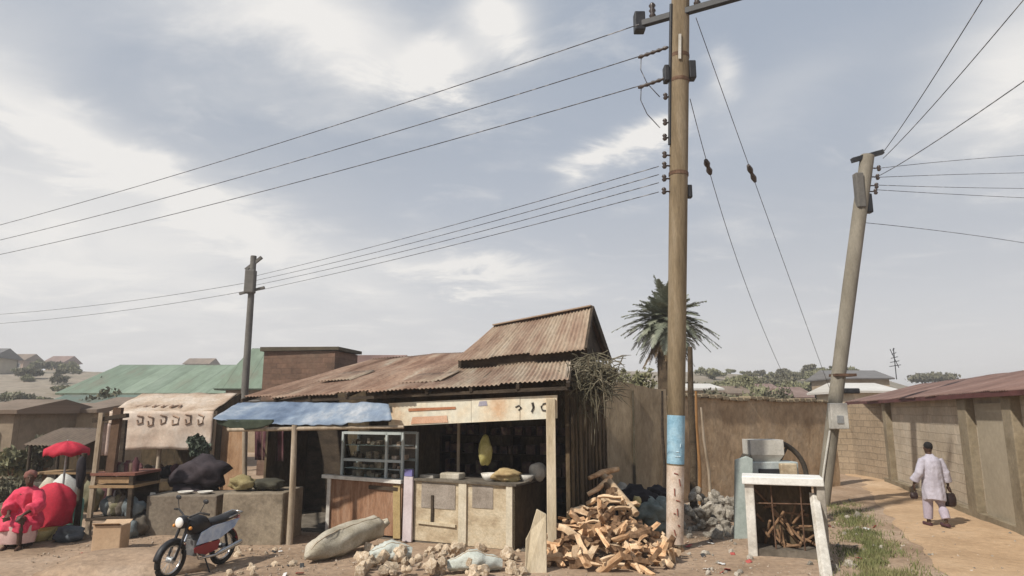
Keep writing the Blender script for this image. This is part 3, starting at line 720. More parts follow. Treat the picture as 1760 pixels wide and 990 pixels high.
# brick upper storey behind the shack
t = thing('brick_building','unplastered red brown brick building with flat dark parapet behind the shack','building',xz(506,27,0))
a_, b_ = xz(440,26,0), xz(566,25.4,0)
q = MB(); zt_ = zat(604,26); q.wall(a_, b_, 0, zt_, 0, zat(603,25.4), 2.0); q.build('wall', BRICK, t)
q = MB(); q.wall(a_+V((-.12,-.12,0)), b_+V((.15,-.12,0)), zt_, zt_+.16, zt_, zt_+.12, 2.2); q.build('parapet', M('dark_parapet',[(.055,.045,.03),(.09,.075,.05)],2,.95,.3), t)
house(560, 650, 27, zat(648,27), zat(612,30), PLAST, RUSTR, 'brown roofed house tucked between brick building and shack', depth=6, wins=1)
house(72, 150, 24, zat(704,24), zat(694,25), PLAST, DUSTY, 'plain beige walled house close behind the red parasol', depth=4, wins=1, over=.15)
house(-60, 8, 21, zat(705,21), zat(688,22), M('drab_plaster',[(.16,.125,.085),(.25,.20,.145)],.8,.9,.3,vary=.2), DUSTY, 'drab tan mud house cut by the left edge', depth=4, wins=1, over=.2)
# right background
specs = [(1195,1238,42,668,660,PLASW,ZINC,'pale house with white tin roof behind the palm trunk'),
 (1370,1402,44,683,666,PLASW,DUSTY2,'small cream house with dusty roof peeping over mud wall'),
 (1478,1548,38,672,659,PLASW,ZINC,'white walled house with pale roof beyond the red long roof'),
 (1442,1538,62,650,637,PLAST,M('grey_tin',[(.13,.125,.12),(.18,.17,.165)],1,.6,.1,uv=True),'dark grey roofed house carrying the television aerial'),
 (1262,1292,52,676,664,PLAST,DUSTY,'little tan house with dull brown roof over the mud wall'),
 (1318,1345,58,672,660,PLASP,DUSTY2,'little pinkish house between tan and cream houses')]
for s_ in specs:
    house(s_[0],s_[1],s_[2],zat(s_[3],s_[2]),zat(s_[4],s_[2]+2),s_[5],s_[6],s_[7],depth=5,wins=2,over=.35,hip=.05, z0=max(0,hillz(xz(s_[0],s_[2],0).x,s_[2])))
for k,(px,Y,w) in enumerate([(12,150,30),(82,160,30),(-60,110,60),(330,170,40)]):
    zb = hillz(xz(px,Y,0).x,Y)
    house(px-w/2,px+w/2,Y,zb+2.6,zb+4.2,[PLASP,PLAST,PLASW][k%3],[DUSTY,DUSTY2,MATS['grey_tin']][k%3],
      ['dull brown roofed house far off on the left hillside','pinkish roofed house on the left hill beside the green roof','grey tin roofed house far left on the hill','brown roofed house half hidden behind the green roof ridge','pinkish roofed house on the skyline over the mud wall','grey tin house rising beyond the red long roof','brown roofed house far right beyond the long roof'][k],depth=6,wins=2,z0=zb)
# aerial
ae = thing('television_aerial','thin television aerial on the dark grey far roof','aerial',at(1540,640,58))
c = at(1540,642,58)
q = MB(); q.tube([c+V((0,0,-.5)), c+V((0,0,2.2))], .04,5); q.build('mast', BLACKM, ae)
q = MB()
for k in range(5): q.tube([c+V((-.5+.1*k,0,.6+.35*k)), c+V((.5-.1*k,0,.75+.35*k))], .03,4)
q.tube([c+V((-.3,0,2.1)),c+V((.3,0,.5))], .035,4); q.build('rods', BLACKM, ae)
# trees far away
def tree(c, hgt, rad, label, mat, n=900, size=.35, seed=1, name='bushy_tree'):
    t = thing(name, label, 'tree', c, 'far trees among the houses'); c = V(c)
    q = MB(); q.tube([c+V((0,0,-.3)), c+V((.1,0,hgt*.4)), c+V((0,.1,hgt*.75))], [.16*hgt/4,.12*hgt/4,.05], 7)
    for k in range(5):
        an = k*1.26+seed; q.tube([c+V((0,0,hgt*.4)), c+V((math.cos(an)*rad*.6, math.sin(an)*rad*.6, hgt*(.65+.05*k)))], [.07*hgt/4,.02], 5)
    q.build('trunk', BARK, t)
    q = MB(); leafcloud(q, c+V((0,0,hgt*.72)), (rad,rad,hgt*.32), n, size, seed, clumps=14); q.build('crown', mat, t)
for k,(px,py,Y,rad,lab) in enumerate([
  (36,634,95,1.7,'dark lone tree on the skyline at far left'),(1275,648,80,2.4,'olive tree on the slope left of the pink house'),
  (1235,668,40,1.6,'low green tree just above the mud wall by the palm'),(1315,668,44,2.0,'green bush showing over the middle of mud wall'),
  (1350,672,38,1.3,'small olive bush right of the cream house'),(1420,645,100,3,'tree clump behind the leaning pole'),
  (1610,640,120,5,'faint tree rising above the red long roof'),(120,690,40,1.5,'olive tree beside the blue green roof'),(195,655,50,1.8,'brownish tree against the green roof'),(1090,640,24,1.1,'olive bush behind the plastered wall'),(66,752,19,.4,'olive bush between the brown house and the beige house'),(14,768,18,.4,'low yellowish bush behind the seated person'),(170,668,36,1.6,'brown green tree rising over the blue green roof'),(1290,652,55,2.6,'dull olive tree beside the tan house'),(1205,660,60,2.4,'small olive tree right of the palm trunk'),(1390,655,70,2.8,'olive tree behind the small cream house'),(1340,652,85,2.4,'broad olive tree on the slope right of centre'),(1250,655,70,2.6,'olive tree left of tan house')]):
    c = xz(px,Y,0); c.z = max(0,hillz(c.x,Y) if Y>55 else 0); zt = zat(py,Y)
    tree(c, max(1.2,zt-c.z), rad, lab, [LEAF1,LEAF2][k%2], seed=k+2, size=.07+Y*.0055, n=1500)

qs=random.Random(12)
for k in range(70):
    px=qs.choice([qs.uniform(1190,1470),qs.uniform(1190,1470),qs.uniform(0,130)]); Y=qs.uniform(62,140); x=xz(px,Y,8).x; z=hillz(x,Y); r=qs.uniform(.8,1.9)
    if k<4:
        q=MB(); leafcloud(q,V((0,0,r*.0+.55)),(1,1,.6),420,.30,k+60,clumps=7); q.tube([V((0,0,-.3)),V((.05,0,.5))],.08,5); ob=q.build('scrub_bush',[LEAF1,LEAF2][k%2],None,'dusty olive scrub bush dotted on the far hillside','bush','scrub bushes on the hillside',origin=(0,0,0)); sb=[] if k==0 else sb; sb.append(ob)
    else: ob=dup(qs.choice(sb))
    ob.location=(x,Y,z-.1); ob.scale=(r,r,r*qs.uniform(.7,1.1)); ob.rotation_euler=(0,0,qs.uniform(0,6))
# ------------------------------------------------------------------ palm
pc = xz(1146, 21.0, 0); pcr = at(1146,548,21.0)
pm = thing('palm_tree','shaggy palm with spiky grey green crown behind the tall pole','palm',pc)
q = MB()
n_=9; q.tube([lerp(pc,V((pcr.x,pcr.y,pcr.z)),k/n_)+V((.04*math.sin(k*1.7),0,0)) for k in range(n_+1)], [.34-.014*k+.03*(k%2) for k in range(n_+1)], 12)
q.build('trunk', M('palm_trunk',[(.05,.035,.02),(.10,.07,.042),(.14,.105,.065)],4,.95,.9,vary=.4,bdist=.06), pm)
def frond(q, base, d, L0, droop, wid, nl=22, rg=rnd):
    d = V(d).normalized(); side = d.cross(V((0,0,1)))
    side = side.normalized() if side.length > .05 else V((1,0,0))
    pts = [base + d*(L0*s) + V((0,0,-droop*L0*s*s)) for s in [k/8. for k in range(9)]]
    q.tube(pts, [.022*(1-.8*k/8) for k in range(9)], 4, caps=False)
    for k in range(nl):
        s = .18+.82*k/nl; i = min(int(s*8),7); p_ = lerp(pts[i],pts[i+1],s*8-i); tg=(pts[i+1]-pts[i]).normalized(); upv = side.cross(tg)
        lw = wid*math.sin(math.pi*min(1,.25+s*.72))
        for sg in (-1,1):
            dd = (side*sg*.8 + tg*.75 + upv*rg.uniform(.0,.35)).normalized()*lw*rg.uniform(.8,1.15)
            wv = tg*.03
            q.add([p_-wv, p_+wv, p_+dd*.6+wv*.8+V((0,0,-.02)), p_+dd+V((0,0,-.05)), p_+dd*.6-wv*.8+V((0,0,-.02))], [(0,1,2,3,4)])
q = MB(); rg = random.Random(21)
for k in range(88):
    th = k*2.39996; ph = 1-1.6*(k+.5)/88
    d = V((math.cos(th)*math.sqrt(max(0,1-ph*ph)), math.sin(th)*math.sqrt(max(0,1-ph*ph)), ph))
    frond(q, pcr+d*.08, d, rg.uniform(.95,1.7), .12+.22*(1-ph)*rg.uniform(.4,1.3), .34, rg=rg)
q.build('crown', LEAFP, pm)
q = MB()
for k in range(46):
    th = k*2.4; d = V((math.cos(th)*.55, math.sin(th)*.55, -.9)); frond(q, pcr+V((0,0,-.15))+d*.1, d, rg.uniform(.9,1.5), .05, .22, nl=14, rg=rg)
q.build('dead_fronds', DEADLF, pm)
# slim trunk and leaning sticks right of the pole
def stick(px0,py0,Y0,px1,py1,Y1,r,mat,label,cat='pole',name='leaning_stick',bend=.03):
    a_=gp(px0,py0) if Y0 is None else at(px0,py0,Y0); b_=at(px1,py1,a_.y if Y1 is None else Y1)
    q=MB(); q.tube([a_,lerp(a_,b_,.33)+V((bend,0,0)),lerp(a_,b_,.66)+V((-bend*.5,0,0)),b_],[r,r*.9,r*.8,r*.6],7); return q.build(name,mat,None,label,cat)
stick(1192,880,None,1186,596,None,.10,MATS['palm_trunk'],'dark bare trunk standing just right of the tall pole','trunk',name='bare_trunk')
stick(1203,872,None,1196,672,None,.05,M('orange_stick',[(.22,.11,.04),(.34,.18,.07)],3,.9,.3,vary=.3,stretch=(3,3,.5)),'orange brown stick leaning by the bare trunk')
stick(1222,866,None,1205,700,None,.045,WOOD,'grey slanting stick right of the orange one against mud wall')
stick(1141,868,None,1138,672,None,.05,DKWOOD,'black stick upright just left of the tall pole')

# ------------------------------------------------------------------ poles
def insul(q, a, b, r=.05, n=3):
    a,b=V(a),V(b); pts=[];rad=[]
    for k in range(n*2+1):
        pts.append(lerp(a,b,k/(n*2))); rad.append(r if k%2 else r*.55)
    return q.tube(pts,rad,8)
PY = 12.35
mp_ = thing('power_pole','tall brown timber power pole with crossarm and blue painted band','power pole',gp(1160,943))
pb_ = gp(1160,943); PY = pb_.y
def MP(py):   # axis of pole at picture row
    px = 1159.5 + (943-py)*.0105; return at(px, py, PY)
rows = [955,800,600,400,200,60,-40]; rads=[.142,.15,.168,.176,.182,.184,.18]
q = MB(); q.tube([MP(k) for k in rows], rads, 16); q.build('shaft', POLE, mp_)
q = MB(); q.tube([MP(797),MP(756),MP(714)], [.156,.159,.161],16,caps=False); bl=q.build('blue_band', BLUEPNT, mp_)
q = MB(); q.tube([MP(934),MP(870),MP(800)], [.151,.154,.156],16,caps=False); pk=q.build('pale_band', PINKBND, mp_)
def ponp(dx, py, off=.160):   # point on camera-facing side of the pole
    c = MP(py); x = dx; y = -math.sqrt(max(.0004,off*off-x*x)); return c+V((x,y,0))
def pg(strokes, par, mat, r=.009):
    for st in strokes:
        q = MB(); q.tube([ponp(*k) for k in st], r, 5); q.build('marking', mat, par)
pg([[(-.06,812),(.01,814)],[(.03,822),(.055,834)],[(-.05,838),(-.045,850)],[(-.02,858),(.05,860)],[(.0,872),(.01,884)],[(-.06,880),(-.03,881)],[(.02,900),(.055,903)],[(-.05,908),(-.02,918)]], pk, DKRED, .012)
pg([[(-.04,784),(.05,784)],[(-.03,776),(.02,776)],[(.05,768),(.05,762)]], bl, M('pale_blue_mark',[(.45,.58,.64),(.55,.66,.70)],5,.8,.1))
# crossarm and fittings
zA = MP(26).z
ca, cb = gp(1094,50,zA), gp(1300,-8,zA)
dca = (cb-ca).normalized()
mid = ca+dca*((MP(26)-ca).dot(dca)); sh_ = MP(26)+V((0,-.22,0))-mid; ca+=V((sh_.x,sh_.y,0))*.5; cb+=V((sh_.x,sh_.y,0))*.5
q = MB(); q.beam(ca,cb,.12,.13); arm=q.build('crossarm', BLACKM, mp_, bevel=.01)
q = MB(); q.box(ca+V((.05,0,.06)),(.22,.22,.42)); q.build('fuse_box', BLACKM, arm, bevel=.02)
for k,u in enumerate((.14,.52,.93)):
    q = MB(); c=lerp(ca,cb,u)+V((0,0,.06)); insul(q,c,c+V((0,0,.34)),.075,3); q.build('insulator', CERAM, arm)
q = MB(); q.beam(lerp(ca,cb,.12)+V((0,0,-.05)), MP(80)+V((0,-.15,0)), .04,.05); q.beam(lerp(ca,cb,.72)+V((0,0,-.05)), MP(80)+V((0,-.15,0)), .04,.05); 
q = MB(); q.tube([MP(250)+V((-.19,-.04,0)),MP(120)+V((-.2,-.04,0)),MP(10)+V((-.2,-.05,0))], .035,7); q.build('cable_conduit', BLACKM, mp_)
q = MB(); q.beam(MP(110)+V((-.05,-.2,0)),MP(68)+V((-.05,-.2,0)),.05,.03); q.build('pale_plate', CHALK, mp_)
q = MB(); q.box(MP(122)+V((.24,0,0)),(.14,.2,.38)); q.build('side_box', BLACKM, mp_, bevel=.02)
q = MB(); q.box(MP(128)+V((-.27,0,0)),(.1,.2,.34)); q.build('side_box', BLACKM, mp_, bevel=.02)
q = MB(); q.box(MP(330)+V((.21,-.02,0)),(.09,.12,.26)); q.build('side_box', BLACKM, mp_, bevel=.02)
for py in (168,212,238,268,286,308,330):
    q = MB(); c=MP(py)+V((-.17,-.03,0)); q.tube([c,c+V((-.12,-.02,0))],.018,5); insul(q,c+V((-.12,-.02,-.06)),c+V((-.12,-.02,.07)),.05,2); q.build('insulator', CERAM, mp_)
for py in (98,140,300):
    q = MB(); q.tube([MP(py+3),MP(py-3)],.19,14,caps=True); q.build('strap', RUSTI, mp_)

rp_b = gp(1414,868); RY = rp_b.y
rp = thing('power_pole','leaning grey pole with white meter box beside the sandy lane','power pole',rp_b)
def RP(py): 
    # slight curve of the lean
    px = 1414+(868-py)*.118+ ((868-py)/600.)**2*6; return at(px,py,RY)
q = MB(); q.tube([RP(k) for k in (880,700,500,350,268)], [.17,.18,.19,.19,.185], 14); q.build('shaft', POLEG, rp)
q = MB(); q.box(RP(715)+V((0,-.26,0)),(.44,.2,.66)); mbx=q.build('meter_box', CHALK, rp, bevel=.02)
q = MB(); q.box(RP(722)+V((.02,-.37,.02)),(.16,.02,.2)); q.build('meter_window', STEEL, mbx)
q = MB(); q.box(RP(672)+V((.36,-.05,0)),(.42,.14,.14)); q.build('black_box', BLACKM, rp, bevel=.03)
q = MB(); q.box(RP(645)+V((.1,-.02,0)),(.55,.4,.07)); q.build('collar', RUSTI, rp)
q = MB(); q.beam(RP(276)+V((-.42,0,0)),RP(268)+V((.42,-.05,.1)),.14,.12); q.build('crossarm', BLACKM, rp)
q = MB(); q.box(RP(330)+V((-.15,-.12,0)),(.22,.22,1.0)); q.build('cable_box', POLEF, rp, bevel=.03)
q = MB(); q.box(RP(350)+V((.2,0,0)),(.18,.2,.55)); q.build('cable_box', BLACKM, rp, bevel=.03)
for py in (290,305,320,330):
    q = MB(); c=RP(py)+V((.18,-.04,0)); q.tube([c,c+V((.16,0,0))],.02,5); insul(q,c+V((.17,0,-.08)),c+V((.17,0,.08)),.06,2); q.build('insulator', CERAM, rp)
q = MB(); q.tube([RP(740)+V((-.12,-.16,0)), RP(800)+V((-.15,-.16,0)), RP(860)+V((-.16,-.16,0))],.03,6); q.build('cable_conduit', CHALK, rp)

LY = 28.0
lp_ = thing('power_pole','far dark grey pole standing against the pale green roof','power pole',xz(419,LY,0))
def LP(py): return at(421+(668-py)*.066, py, LY)
q = MB(); q.tube([xz(418,LY,0),LP(668),LP(550),LP(440)], [.15,.145,.135,.125], 10); q.build('shaft', POLEF, lp_)
q = MB(); q.box(LP(485)+V((-.03,-.1,0)),(.42,.34,1.0)); q.build('cable_box', POLEF, lp_, bevel=.05)
q = MB(); q.beam(LP(452)+V((-.3,0,-.3)),LP(446)+V((.35,0,.1)),.12,.12); q.build('crossarm', POLEF, lp_)
q = MB(); q.beam(LP(505)+V((-.5,0,0)),LP(490)+V((.55,0,-.1)),.1,.1); q.build('crossarm', POLEF, lp_)

# ------------------------------------------------------------------ wires
def wire(ctrl, r, label, cat='power line', group=None, name='power_line', fit=None):
    """ctrl: 3 points (quadratic through them)"""
    a_,m_,b_=[V(k) for k in ctrl]; pts=[]
    d1=(m_-a_).length; d2=(b_-m_).length; tm=d1/(d1+d2)
    for k in range(25):
        t=k/24.; l0=(t-tm)*(t-1)/(tm*1.0); l1=t*(t-1)/(tm*(tm-1)); l2=t*(t-tm)/(1-tm)
        pts.append(a_*l0+m_*l1+b_*l2)
    q=MB(); q.tube(pts,r,5); return q.build(name,WIRE,None,label,cat,group)
G1='long wires running left from the tall pole'
for k,(sx,sy,mx_,my_,ex,ey,lab) in enumerate([(1098,42,556,222,-120,418,'top wire of three running left from the tall pole crossarm'),
    (1152,80,560,262,-120,440,'middle of the three long wires left of the tall pole'),
    (1152,132,560,300,-120,462,'lowest of the three long wires left of the tall pole')]):
    w=wire([at(sx,sy,PY),at(mx_,my_,17.5),at(ex,ey,28)],.011,lab,group=G1)
    if k:
        q=MB(); a_=at(sx-4,sy+1,PY); b_=at(sx-55,sy+19,PY+.35); insul(q,a_,b_,.045,5); q.build('strain_insulator',CERAM,w)
        q=MB(); c=at(sx-50,sy+17,PY+.35); q.tube([c,c+V((-.02,0,-.3)),c+V((.1,0,-.6)),c+V((.35,0,-.9))],.01,5); q.build('jumper',WIRE,w)
G2='low wires between tall pole and far pole'
for k,(sy,my_,ey) in enumerate([(286,392,474),(300,404,482),(314,415,490),(330,426,500)]):
    wire([at(1132,sy,PY),at(760,my_,18.5),at(440,ey,LY)],.009,['topmost','second from top','third from top','bottom'][k]+' low wire between tall pole and far pole',group=G2)
G3='wires leaving the far pole to the left'
for k,(sy,ey) in enumerate([(486,540),(500,556)]):
    wire([at(424,sy,LY),at(210,(sy+ey)/2+6,33),at(-60,ey+4,40)],.011,['upper','lower'][k]+' wire leaving the far pole towards the left edge',group=G3)
G4='wires climbing from the leaning pole to the top right'
for k,c in enumerate([((1516,264),(1610,125),(1780,-150)),((1518,272),(1640,140),(1850,-110)),((1505,305),(1640,222),(1900,40))]):
    wire([at(*c[0],RY),at(*c[1],13),at(*c[2],9.2)],.010,['steepest wire rising from the leaning pole to the top edge','middle rising wire from the leaning pole to the top right corner','shallowest rising wire from the leaning pole to the right edge'][k],group=G4)
G5='flat wires running right from the leaning pole'
for k,(sy,my_,ey) in enumerate([(290,276,262),(305,300,296),(318,322,324),(326,334,344),(382,400,436)]):
    wire([at(1503 if k<4 else 1478,sy,RY),at(1640,my_,20),at(1860,ey,24)],.009,['uppermost flat wire right of the leaning pole','second flat wire right of the leaning pole','middle flat wire right of the leaning pole','fourth flat wire right of the leaning pole','lowest sagging wire right of the leaning pole, well below the others'][k],group=G5)
G6='stay wires slanting down right of the tall pole'
for k,(a_,m_,e_,ins) in enumerate([((1186,170,PY),(1218,290,14.5),(1376,704,27),(1213,275,14.3,1221,299,14.7)),((1196,30,PY),(1292,298,16),(1440,706,27),(1286,284,15.8,1298,312,16.3))]):
    w=wire([at(*a_),at(*m_),at(*e_)],.008,['left stay wire with dark insulator slanting from the tall pole','right stay wire with dark insulator slanting from the tall pole'][k],'stay wire',G6,'stay_wire')
    q=MB(); insul(q,at(*ins[:3]),at(*ins[3:]),.075,2); q.build('insulator',CERAM,w)

# ------------------------------------------------------------------ firewood heap
fc = gp(1046,966); 
def heap_h(x,y):
    d = ((x-fc.x)/1.14)**2+((y-fc.y-.35)/1.15)**2
    h0 = .72*max(0,1-d)
    d2 = ((x-fc.x-.05)/.5)**2+((y-fc.y-.7)/.5)**2
    return h0+.35*max(0,1-d2)
logs=[]; lr=random.Random(31)
for k in range(10):
    q=MB(); n=lr.choice((3,4,5)); L0=1.0
    base=[V((0,math.cos(2*math.pi*i/n+lr.uniform(-.3,.3))*lr.uniform(.06,.11),math.sin(2*math.pi*i/n+lr.uniform(-.3,.3))*lr.uniform(.05,.09))) for i in range(n)]
    rings=[]
    for s_ in range(6):
        x=-.5+s_/5.; tp=1-.35*abs(x)*lr.uniform(.3,1.2); off_=V((0,.06*noise.noise(V((x*2.2,k,1))),.06*noise.noise(V((x*2.2,k,4)))))
        rings.append([V((x*L0+(lr.uniform(-.09,.09) if s_ in (0,5) else 0),0,0))+off_+p_*tp*lr.uniform(.82,1.15) for p_ in base])
    q.loft(rings,False,True)
    logs.append(q)
logo=[]
for k,q in enumerate(logs):
    logo.append(q)
placed=0; firsts={}
LAB='orange brown split log tossed in the loose firewood heap by the tall pole'
while placed<285:
    x=fc.x+lr.uniform(-1.2,1.2); y=fc.y+lr.uniform(-.9,1.6); hh=heap_h(x,y)
    if hh<=.02: continue
    z=hh*(lr.random()**.45)+.04
    k=lr.randrange(10); mt=lr.choice((0,0,0,1,1,2,2)); key=(k,mt)
    sc=lr.uniform(.20,.55); rot=(lr.uniform(0,6.3),lr.gauss(0,.5),lr.uniform(0,6.3)); th=lr.uniform(.42,.85)
    if key not in firsts:
        o=logs[k].build('firewood_log',[LOG,LOGP,BARK][mt],None,LAB,'firewood','split logs in the firewood heap',origin=(0,0,0)); firsts[key]=o
    else: o=dup(firsts[key])
    o.location=(x,y,z+gz(x,y)); o.rotation_euler=rot; o.scale=(sc,th,th); placed+=1
def branch(pts, rad, mat, label, name='branch'):
    q=MB(); q.tube(pts,rad,8); return q.build(name,mat,None,label,'branch')
branch([at(1032,812,12.9),at(1052,835,12.5),at(1080,868,12.0),at(1094,884,11.8)],[.06,.075,.07,.06],LOGP,'thick pale branch slanting down across top of firewood heap')
branch([at(1012,822,12.6),at(1036,812,12.8),at(1062,806,13.0)],[.04,.06,.05],LOG,'short orange branch crossing the peak of the firewood heap')
branch([at(1010,850,12.4),at(1028,840,12.4),at(1050,818,12.7)],[.04,.05,.04],LOG,'reddish branch sticking up left of the heap peak')
branch([at(1064,868,12.1),at(1052,852,12.3),at(1040,832,12.5)],[.05,.055,.05],BARK,'dark barked branch under the pale slanting one')
q=MB(); c=gp(1083,905)+V((0,-.9,.62)); q.blob(c,(.09,.08,.11),8,.2,2); q.build('plastic_can',YELLOW,None,'yellow plastic can lodged in the firewood heap','can')
# dark refuse behind the firewood
for k,(px,py,Y,r,mt,lab) in enumerate([(1092,848,14.3,.34,CLOTHBK,'black plastic heap behind the firewood, left one'),(1118,862,14.0,.26,M('grey_teal_plastic',[(.12,.15,.14),(.22,.25,.23)],4,.7,.3),'grey teal plastic heap between black heap and tall pole'),(1065,835,14.6,.25,CONC,'grey rag heap behind the branches'),(1130,835,15,.22,CLOTHBK,'small black bag heap against the tall pole')]):
    q=MB(); c=at(px,py,Y); q.blob(V((c.x,c.y,max(.12,c.z-.2))),(r*1.2,r,r*.9),k+11,.3,3,2.2); q.blob(V((c.x+.1,c.y+.1,.25)),(r*1.5,r*1.2,.4),k+31,.3,3,2.2); q.build('refuse_heap',mt,None,lab,'refuse')

# plank standing upright
a_=gp(921,985); b_=at(926,882,a_.y+.12)
q=MB(); hw=.165; yy=V((0,.06,0))
q.prism([a_+V((-hw,0,-.1)),a_+V((hw,0,-.1)),V((a_.x+hw*1.05,b_.y,b_.z-.02)),V((a_.x+hw*.15,b_.y,b_.z+.06)),V((a_.x-hw*.45,b_.y,b_.z-.25)),V((a_.x-hw*.9,lerp(a_,b_,.6).y,lerp(a_,b_,.55).z))],yy)
q.build('upright_plank',PALEW,None,'pale split plank standing upright at left of the firewood heap','plank',bevel=.012)

# ------------------------------------------------------------------ stones
sr=random.Random(77); stmesh=[]
def stone_proto(k, mat, group, label):
    q=MB(); q.blob((0,0,0),(1,sr.uniform(.7,1),sr.uniform(.55,.85)),k+50,.28,2,1.3,smooth=False); return q.build('stone',mat,None,label,'stone',group,origin=(0,0,0))
def scatter(n, area, rs, mat, group, label, hfun=None):
    pr=[]; 
    for k in range(n):
        px,py=area(); c=gp(px,py); r=sr.uniform(*rs)
        h0=hfun(c.x,c.y)*sr.random()**.5 if hfun else 0
        if k<6: o=stone_proto(k,mat,group,label); pr.append(o)
        else: o=dup(sr.choice(pr))
        o.location=(c.x,c.y,gz(c.x,c.y)+h0+r*.3); o.rotation_euler=(sr.uniform(0,6),sr.uniform(0,6),sr.uniform(0,6)); o.scale=(r,r,r)
rc=gp(1235,905)
rh=lambda x,y: .6*max(0,1-((x-rc.x)/.95)**2-((y-rc.y-.7)/1.5)**2)
scatter(108,lambda:(sr.gauss(1236,26),sr.uniform(866,925)),(.06,.15),STONE,'grey stones in the rubble heap by the mud wall','grey broken stone in the rubble heap between tall pole and concrete stand',rh)
ph=lambda x,y: .22*max(0,1-((x+1.0)/1.5)**2-((y-11.0)/.9)**2)
scatter(105,lambda:(sr.uniform(610,900),sr.uniform(948,998)),(.025,.13),STONEP,'pale lumps strewn in front of the cream counter','pale earthy lump strewn on ground before the cream counter',ph)
scatter(16,lambda:(sr.uniform(390,520),sr.uniform(945,992)),(.03,.08),STONEP,'small pale stones right of the motorbike','small pale stone on the dirt between motorbike and sack')
scatter(18,lambda:(sr.uniform(1180,1300),sr.uniform(930,990)),(.025,.07),STONE,'small stones on the dirt before the rubble heap','small grey stone lying loose on dirt in front of the rubble heap')
scatter(18,lambda:(sr.uniform(1500,1760),sr.uniform(880,988)),(.012,.035),STONE,'small stones on the sandy lane','small grey stone lying on the sandy lane')
scatter(18,lambda:(sr.gauss(1460,25),sr.uniform(860,985)),(.03,.09),STONE,'stones in the grass by the lane','grey stone half hidden in the grass edge of the lane')
# fine gravel as one mass
q=MB()
for k in range(7500):
    x=sr.uniform(-8,9); y=sr.uniform(9.4,17); r=sr.uniform(.008,.022)*(1.9 if sr.random()<.12 else 1)
    if noise.noise(V((x*.8,y*.8,3)))<-.12: continue
    if x > 4.6+(y-10)*.55 and sr.random()<.8: continue
    c=V((x,y,gz(x,y)+r*.3)); e=Euler((sr.uniform(0,6),sr.uniform(0,6),sr.uniform(0,6))).to_matrix()
    pts=[c+e@(V(p_)*r) for p_ in ((1,0,-.4),(-.5,.8,-.4),(-.5,-.8,-.4),(.1,.1,.7))]
    q.add(pts,[(0,2,1),(0,1,3),(1,2,3),(2,0,3)])
q.build('gravel',M('gravel_chips',[(.22,.16,.11),(.36,.29,.22),(.46,.40,.33)],6,.95,.1,vary=.4),None,'fine gravel and chips scattered over the yard','gravel',kind='stuff',origin=(0,0,0))
# dirt mounds
q=MB(); c=gp(200,985); q.blob((c.x,c.y+.3,-.06),(1.3,.8,.30),3,.12,4,1.5); q.build('dirt_mound',EARTH,None,'low mound of brown dirt in front of the cardboard box','mound')

# sacks
def sack(name, pts, rad, mat, label, seed, flat=.8):
    q=MB(); n=22; rings=[]; m_=28
    for k in range(m_+1):
        t=k/m_; i=min(int(t*(len(pts)-1)),len(pts)-2); f_=t*(len(pts)-1)-i
        c=lerp(V(pts[i]),V(pts[i+1]),f_); r=lerp(rad[i],rad[i+1],f_); d=(V(pts[i+1])-V(pts[i])).normalized(); x=d.cross(V((0,0,1))).normalized(); y=x.cross(d)
        rings.append([c+(x*math.cos(a)+y*math.sin(a)*flat)*r*(1+.34*noise.noise(V((math.cos(a)*1.4+seed,math.sin(a)*1.4,t*5)))+.13*noise.noise(V((math.cos(a)*5,math.sin(a)*5+seed,t*16)))) for a in [2*math.pi*j/n for j in range(n)]])
    q.loft(rings,True,True); o=q.build(name,mat,None,label,'sack')
    q=MB(); q.tube([rings[k][4]+V((0,0,.004)) for k in range(2,m_-1)],.007,5); q.build('seam',STONEP,o)
    return o
c0,c1=gp(520,975),gp(648,940)
sack('long_sack',[c0+V((0,.1,.12)),lerp(c0,c1,.12)+V((0,.1,.18)),lerp(c0,c1,.38)+V((0,.1,.25)),lerp(c0,c1,.68)+V((0,.1,.31)),lerp(c0,c1,.95)+V((0,.1,.34)),c1+V((.06,.12,.36)),c1+V((.17,.14,.42))],[.03,.20,.30,.26,.25,.09,.07],SACK,'long bulging grey sack lying before the orange brown counter',1)
c=gp(668,968); sack('small_sack',[c+V((-.3,0,.1)),c+V((0,.05,.18)),c+V((.35,.1,.14))],[.1,.2,.09],SACK2,'smaller pale sack slumped right of the long sack',5)
c=gp(802,990); sack('small_sack',[c+V((-.3,.2,.1)),c+V((.1,.2,.19)),c+V((.5,.3,.1))],[.08,.19,.1],SACK2,'pale green white sack among the lumps below cream counter',8)

# ------------------------------------------------------------------ concrete stand
b0_=gp(1302,962); b1_=gp(1404,955); SY=b0_.y
st=thing('concrete_stand','white topped concrete stand with dark open front holding brown scrap wood','stand',lerp(b0_,b1_,.5))
xL,xR=b0_.x+.0,b1_.x+.0; dep=.6; zt=at(1350,834,SY).z
q=MB(); q.box((xL+.02,SY+dep/2,zt/2-.05),(.15,dep,zt+.1)); q.build('pillar',CONCP,st,bevel=.02)
q=MB(); q.box((xR+.02,SY+dep/2,zt/2-.05),(.13,dep,zt+.1)); q.build('pillar',CONC,st,bevel=.02)
q=MB(); q.box(((xL+xR)/2-.01,SY+dep/2-.03,zt+.065),(xR-xL+.16,dep+.06,.13)); q.build('top_slab',M('white_slab',[(.62,.60,.55),(.74,.73,.69)],2.5,.85,.3,vary=.15),st,bevel=.015)
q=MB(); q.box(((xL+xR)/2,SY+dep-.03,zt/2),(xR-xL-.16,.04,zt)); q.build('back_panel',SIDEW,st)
q=MB(); q.box(((xL+xR)/2,SY+dep/2,.06),(xR-xL-.16,dep-.1,.14)); q.build('sill',CONCD,st)
